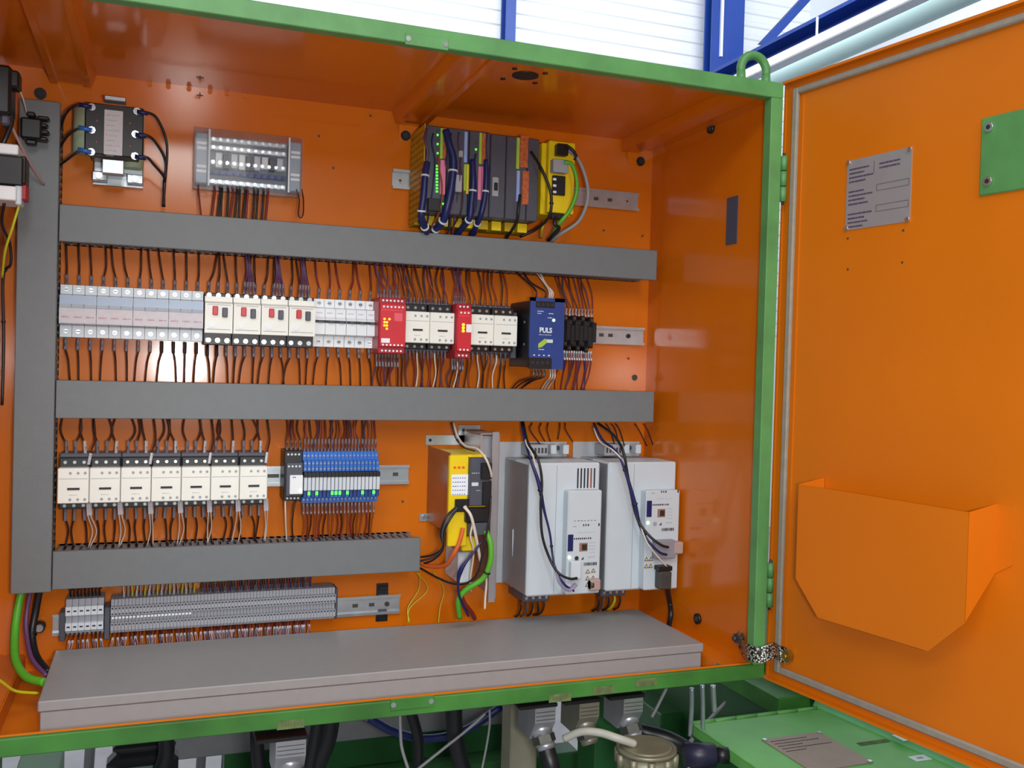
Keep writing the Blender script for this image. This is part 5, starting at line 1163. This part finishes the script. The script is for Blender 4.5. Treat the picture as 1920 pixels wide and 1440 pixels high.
# heavy plug connectors under the cabinet
def plug(px, py, d, label, wide=.030, mt=ALU, hood=DGREY, cablem=BLACK, bend=(0, 0), cab_on=True):
    q = ay(px, py, d); x, y = q.x, -d; z0 = .0035
    t = thing('heavy_plug', label, 'connector', (x, y, z0), 'heavy plug connectors'); L = Vector(t.location)
    m = MB(L); m.box(x-wide*.75-.022, x+wide*.62, y-.015, y+.075, z0-.006, z0, BLACK, .001); m.to('socket_frame', t)
    m = MB(L); m.prism([(x-wide*.6, y+.06, z0-.006), (x-wide*.6, y-.012, z0-.006), (x-wide*.6, y-.012, z0-.030), (x-wide*.6, y+.01, z0-.062), (x-wide*.6, y+.06, z0-.062)], (wide*1.15, 0, 0), mt); hd = m.to('hood', t)
    m = MB(L)
    for i in range(3): m.box(x-wide*.55, x+wide*.5, y-.0128, y-.012, z0-.014-i*.006, z0-.0132-i*.006, DARKST)
    m.to('hood_groove', hd)
    ax_ = Vector((.18, -.45, -1)).normalized(); b0 = Vector((x, y+.012, z0-.040))
    m = MB(L); m.cyl(b0, ax_, .0165, .018, mt, 18); m.cyl(b0+ax_*.018, ax_, .0185, .012, DARKST, 6); m.cyl(b0+ax_*.030, ax_, .0160, .010, mt, 18, .0135); m.to('gland_nut', t)
    if cab_on:
        P0 = b0+ax_*.038
        cable('hose', 'black hose leaving the '+label.split(' with')[0], 'hose', [P0, P0+ax_*.035, P0+Vector((.03+bend[0], .0, -.10)), P0+Vector((.04+bend[0], .02+bend[1], -.24)), P0+Vector((.05, .05, -.5))], .0135, cablem, n=12)
    return t
plug(545, 1385, .35, 'silver heavy plug left of centre under the cabinet edge', wide=.036, cab_on=False)
plug(1018, 1335, .33, 'leftmost silver heavy plug of the three on the right')
plug(1100, 1325, .33, 'middle heavy plug of the three on the right', cab_on=False, mt=mat('dull_zinc', (150, 148, 136), .4, .5))
plug(1182, 1315, .33, 'rightmost silver heavy plug of the three on the right', cab_on=False)
# hoses and leads below
def hose(label, pts, r, mt=BLACK, n=10): return cable('hose' if r > .006 else 'cable', label, 'hose' if r > .006 else 'cable', pts, r, mt, n=n)
hose('black hose hanging left of the left heavy plug', [ay(480, 1375, .15)+Vector((0, 0, .03)), ay(483, 1410, .15), ay(490, 1470, .15), ay(500, 1560, .15)], .011)
hose('slanting black hose right of the left heavy plug', [ay(622, 1350, .12)+Vector((0, 0, .03)), ay(612, 1385, .12), ay(590, 1440, .12), ay(560, 1530, .12)], .017)
hose('second slanting black hose right of the left heavy plug', [ay(600, 1355, .2)+Vector((0, 0, .03)), ay(588, 1395, .2), ay(578, 1450, .2), ay(570, 1550, .2)], .010)
hose('black hose dropping under the middle of the cabinet', [ay(850, 1325, .18)+Vector((0, 0, .03)), ay(852, 1365, .18), ay(862, 1420, .18), ay(885, 1500, .18)], .0145)
hose('navy hose sagging behind the middle of the cabinet edge', [ay(690, 1345, .0), ay(740, 1372, .0), ay(800, 1385, .0), ay(870, 1370, .0), ay(940, 1325, .0)], .008, NAVY)
hose('black bent hose right of the slanting pair', [ay(765, 1340, .05)+Vector((0, 0, .02)), ay(782, 1375, .05), ay(785, 1420, .05), ay(780, 1480, .05)], .010)
hose('grey lead hanging at the front under the cabinet edge', [ay(750, 1340, .3), ay(751, 1375, .3), ay(754, 1405, .3), ay(768, 1450, .3)], .0025, WGREY, 6)
hose('pale lead running diagonally behind the black hose', [ay(780, 1445, .2), ay(830, 1405, .2), ay(880, 1365, .2), ay(910, 1338, .2)], .0025, WGREY, 6)
hose('second pale lead sagging below the cabinet middle', [ay(918, 1330, .2), ay(918, 1360, .2), ay(912, 1400, .2), ay(902, 1450, .2)], .002, WGREY, 6)
hose('grey lead slanting left of the green box', [ay(1250, 1290, .25), ay(1235, 1320, .25), ay(1222, 1345, .25)], .003, WGREY, 6)
hose('pale grey cable arching to the round metal cap', [ay(1058, 1385, .36), ay(1090, 1372, .38), ay(1125, 1374, .40), ay(1160, 1385, .42), ay(1190, 1395, .42)], .0062, mat('pale_sheath', (176, 176, 166), .5))
hose('black hose behind the round metal cap', [ay(1150, 1345, .25), ay(1200, 1370, .25), ay(1260, 1388, .28), ay(1330, 1430, .30)], .013)
hose('grey pipe crossing behind the left green plug', [ay(1295, 1390, .2), ay(1330, 1350, .12), ay(1360, 1318, .05)], .004, WGREY, 8)
hose('tall silver fitting left of the green box', [ay(1297, 1290, .22), ay(1297, 1325, .22), ay(1294, 1380, .22)], .004, STEEL, 8)
hose('second silver fitting left of the green box', [ay(1317, 1285, .22), ay(1318, 1320, .22), ay(1318, 1370, .22)], .004, STEEL, 8)
hose('third silver fitting with white ring left of the green box', [ay(1337, 1285, .22), ay(1338, 1308, .22), ay(1340, 1335, .22)], .005, STEEL, 8)
q = ay(1212, 1400, .42)
rc = thing('round_cap', 'round dull metal screw cap left of the green box', 'cap', (q.x, -.42, -.09)); L = Vector(rc.location); c = ay(1212, 1402, .42)
m = MB(L); m.cyl((c.x, c.y, c.z-.004), 'z', .046, .006, OLIVE, 32); m.cyl((c.x, c.y, c.z+.002), 'z', .040, .002, OLIVE, 32, .036); m.to('cap_top', rc)
m = MB(L)
for i in range(10):
    a_ = 2*math.pi*i/10; m.cyl((c.x+.0435*math.cos(a_), c.y+.0435*math.sin(a_), c.z-.026), 'z', .006, .021, OLIVE, 8)
m.cyl((c.x, c.y, c.z-.05), 'z', .042, .046, OLIVE, 24); m.to('knurled_skirt', rc)
m = MB(L); m.cyl((c.x, c.y, c.z-.16), 'z', .036, .11, BLACK, 20); m.to('socket', rc)
q = ay(1305, 1412, .36); m = MB(q); m.cyl(q+Vector((-.022, 0, 0)), (1, -.35, .0), .019, .05, mat('navy_rubber', (40, 40, 64), .4), 18); m.cyl(q+Vector((.027, -.017, 0)), (1, -.35, 0), .013, .02, BLACK, 14)
single(m, 'rubber_boot', 'dark rubber boot lying against the green box', 'hose', q)
q = ay(268, 1418, .05); cb = thing('camera_bracket', 'black rounded machine part hanging below the left of the cabinet', 'machine part', q); L = q
m = MB(L); m.box(q.x-.055, q.x+.055, q.y-.02, q.y+.05, q.z-.05, q.z+.012, BLACK, .02); m.to('housing', cb)
m = MB(L); m.box(q.x-.045, q.x+.05, q.y-.022, q.y+.045, q.z+.014, q.z+.03, BLACK, .006); m.cyl((q.x-.03, q.y, q.z+.03), 'z', .01, .04, BLACK, 10); m.to('mount', cb)
m = MB(L); m.box(q.x-.03, q.x+.04, q.y-.0225, q.y-.0205, q.z-.03, q.z-.008, mat('dull_cyan', (96, 120, 128), .4), .002); m.to('window', cb)
hose('black hose curving right of the rounded machine part', [ay(300, 1370, .1)+Vector((0, 0, .03)), ay(312, 1400, .1), ay(303, 1440, .1), ay(280, 1500, .1)], .013)
for k, px in enumerate((150, 362, 405)):
    a = at(px, 1400, 1, .8); m = MB(a); m.cyl((a.x, a.y, -.99), (.04, 0, 1), .012 if k < 2 else .006, 1.0, mat('grey_pipe', (112, 116, 122), .5), 10)
    single(m, 'machine_pipe', ('leftmost grey pipe standing before the pale floor', 'middle grey pipe standing before the pale floor', 'rightmost thin grey pipe standing before the pale floor')[k], 'pipe', a)
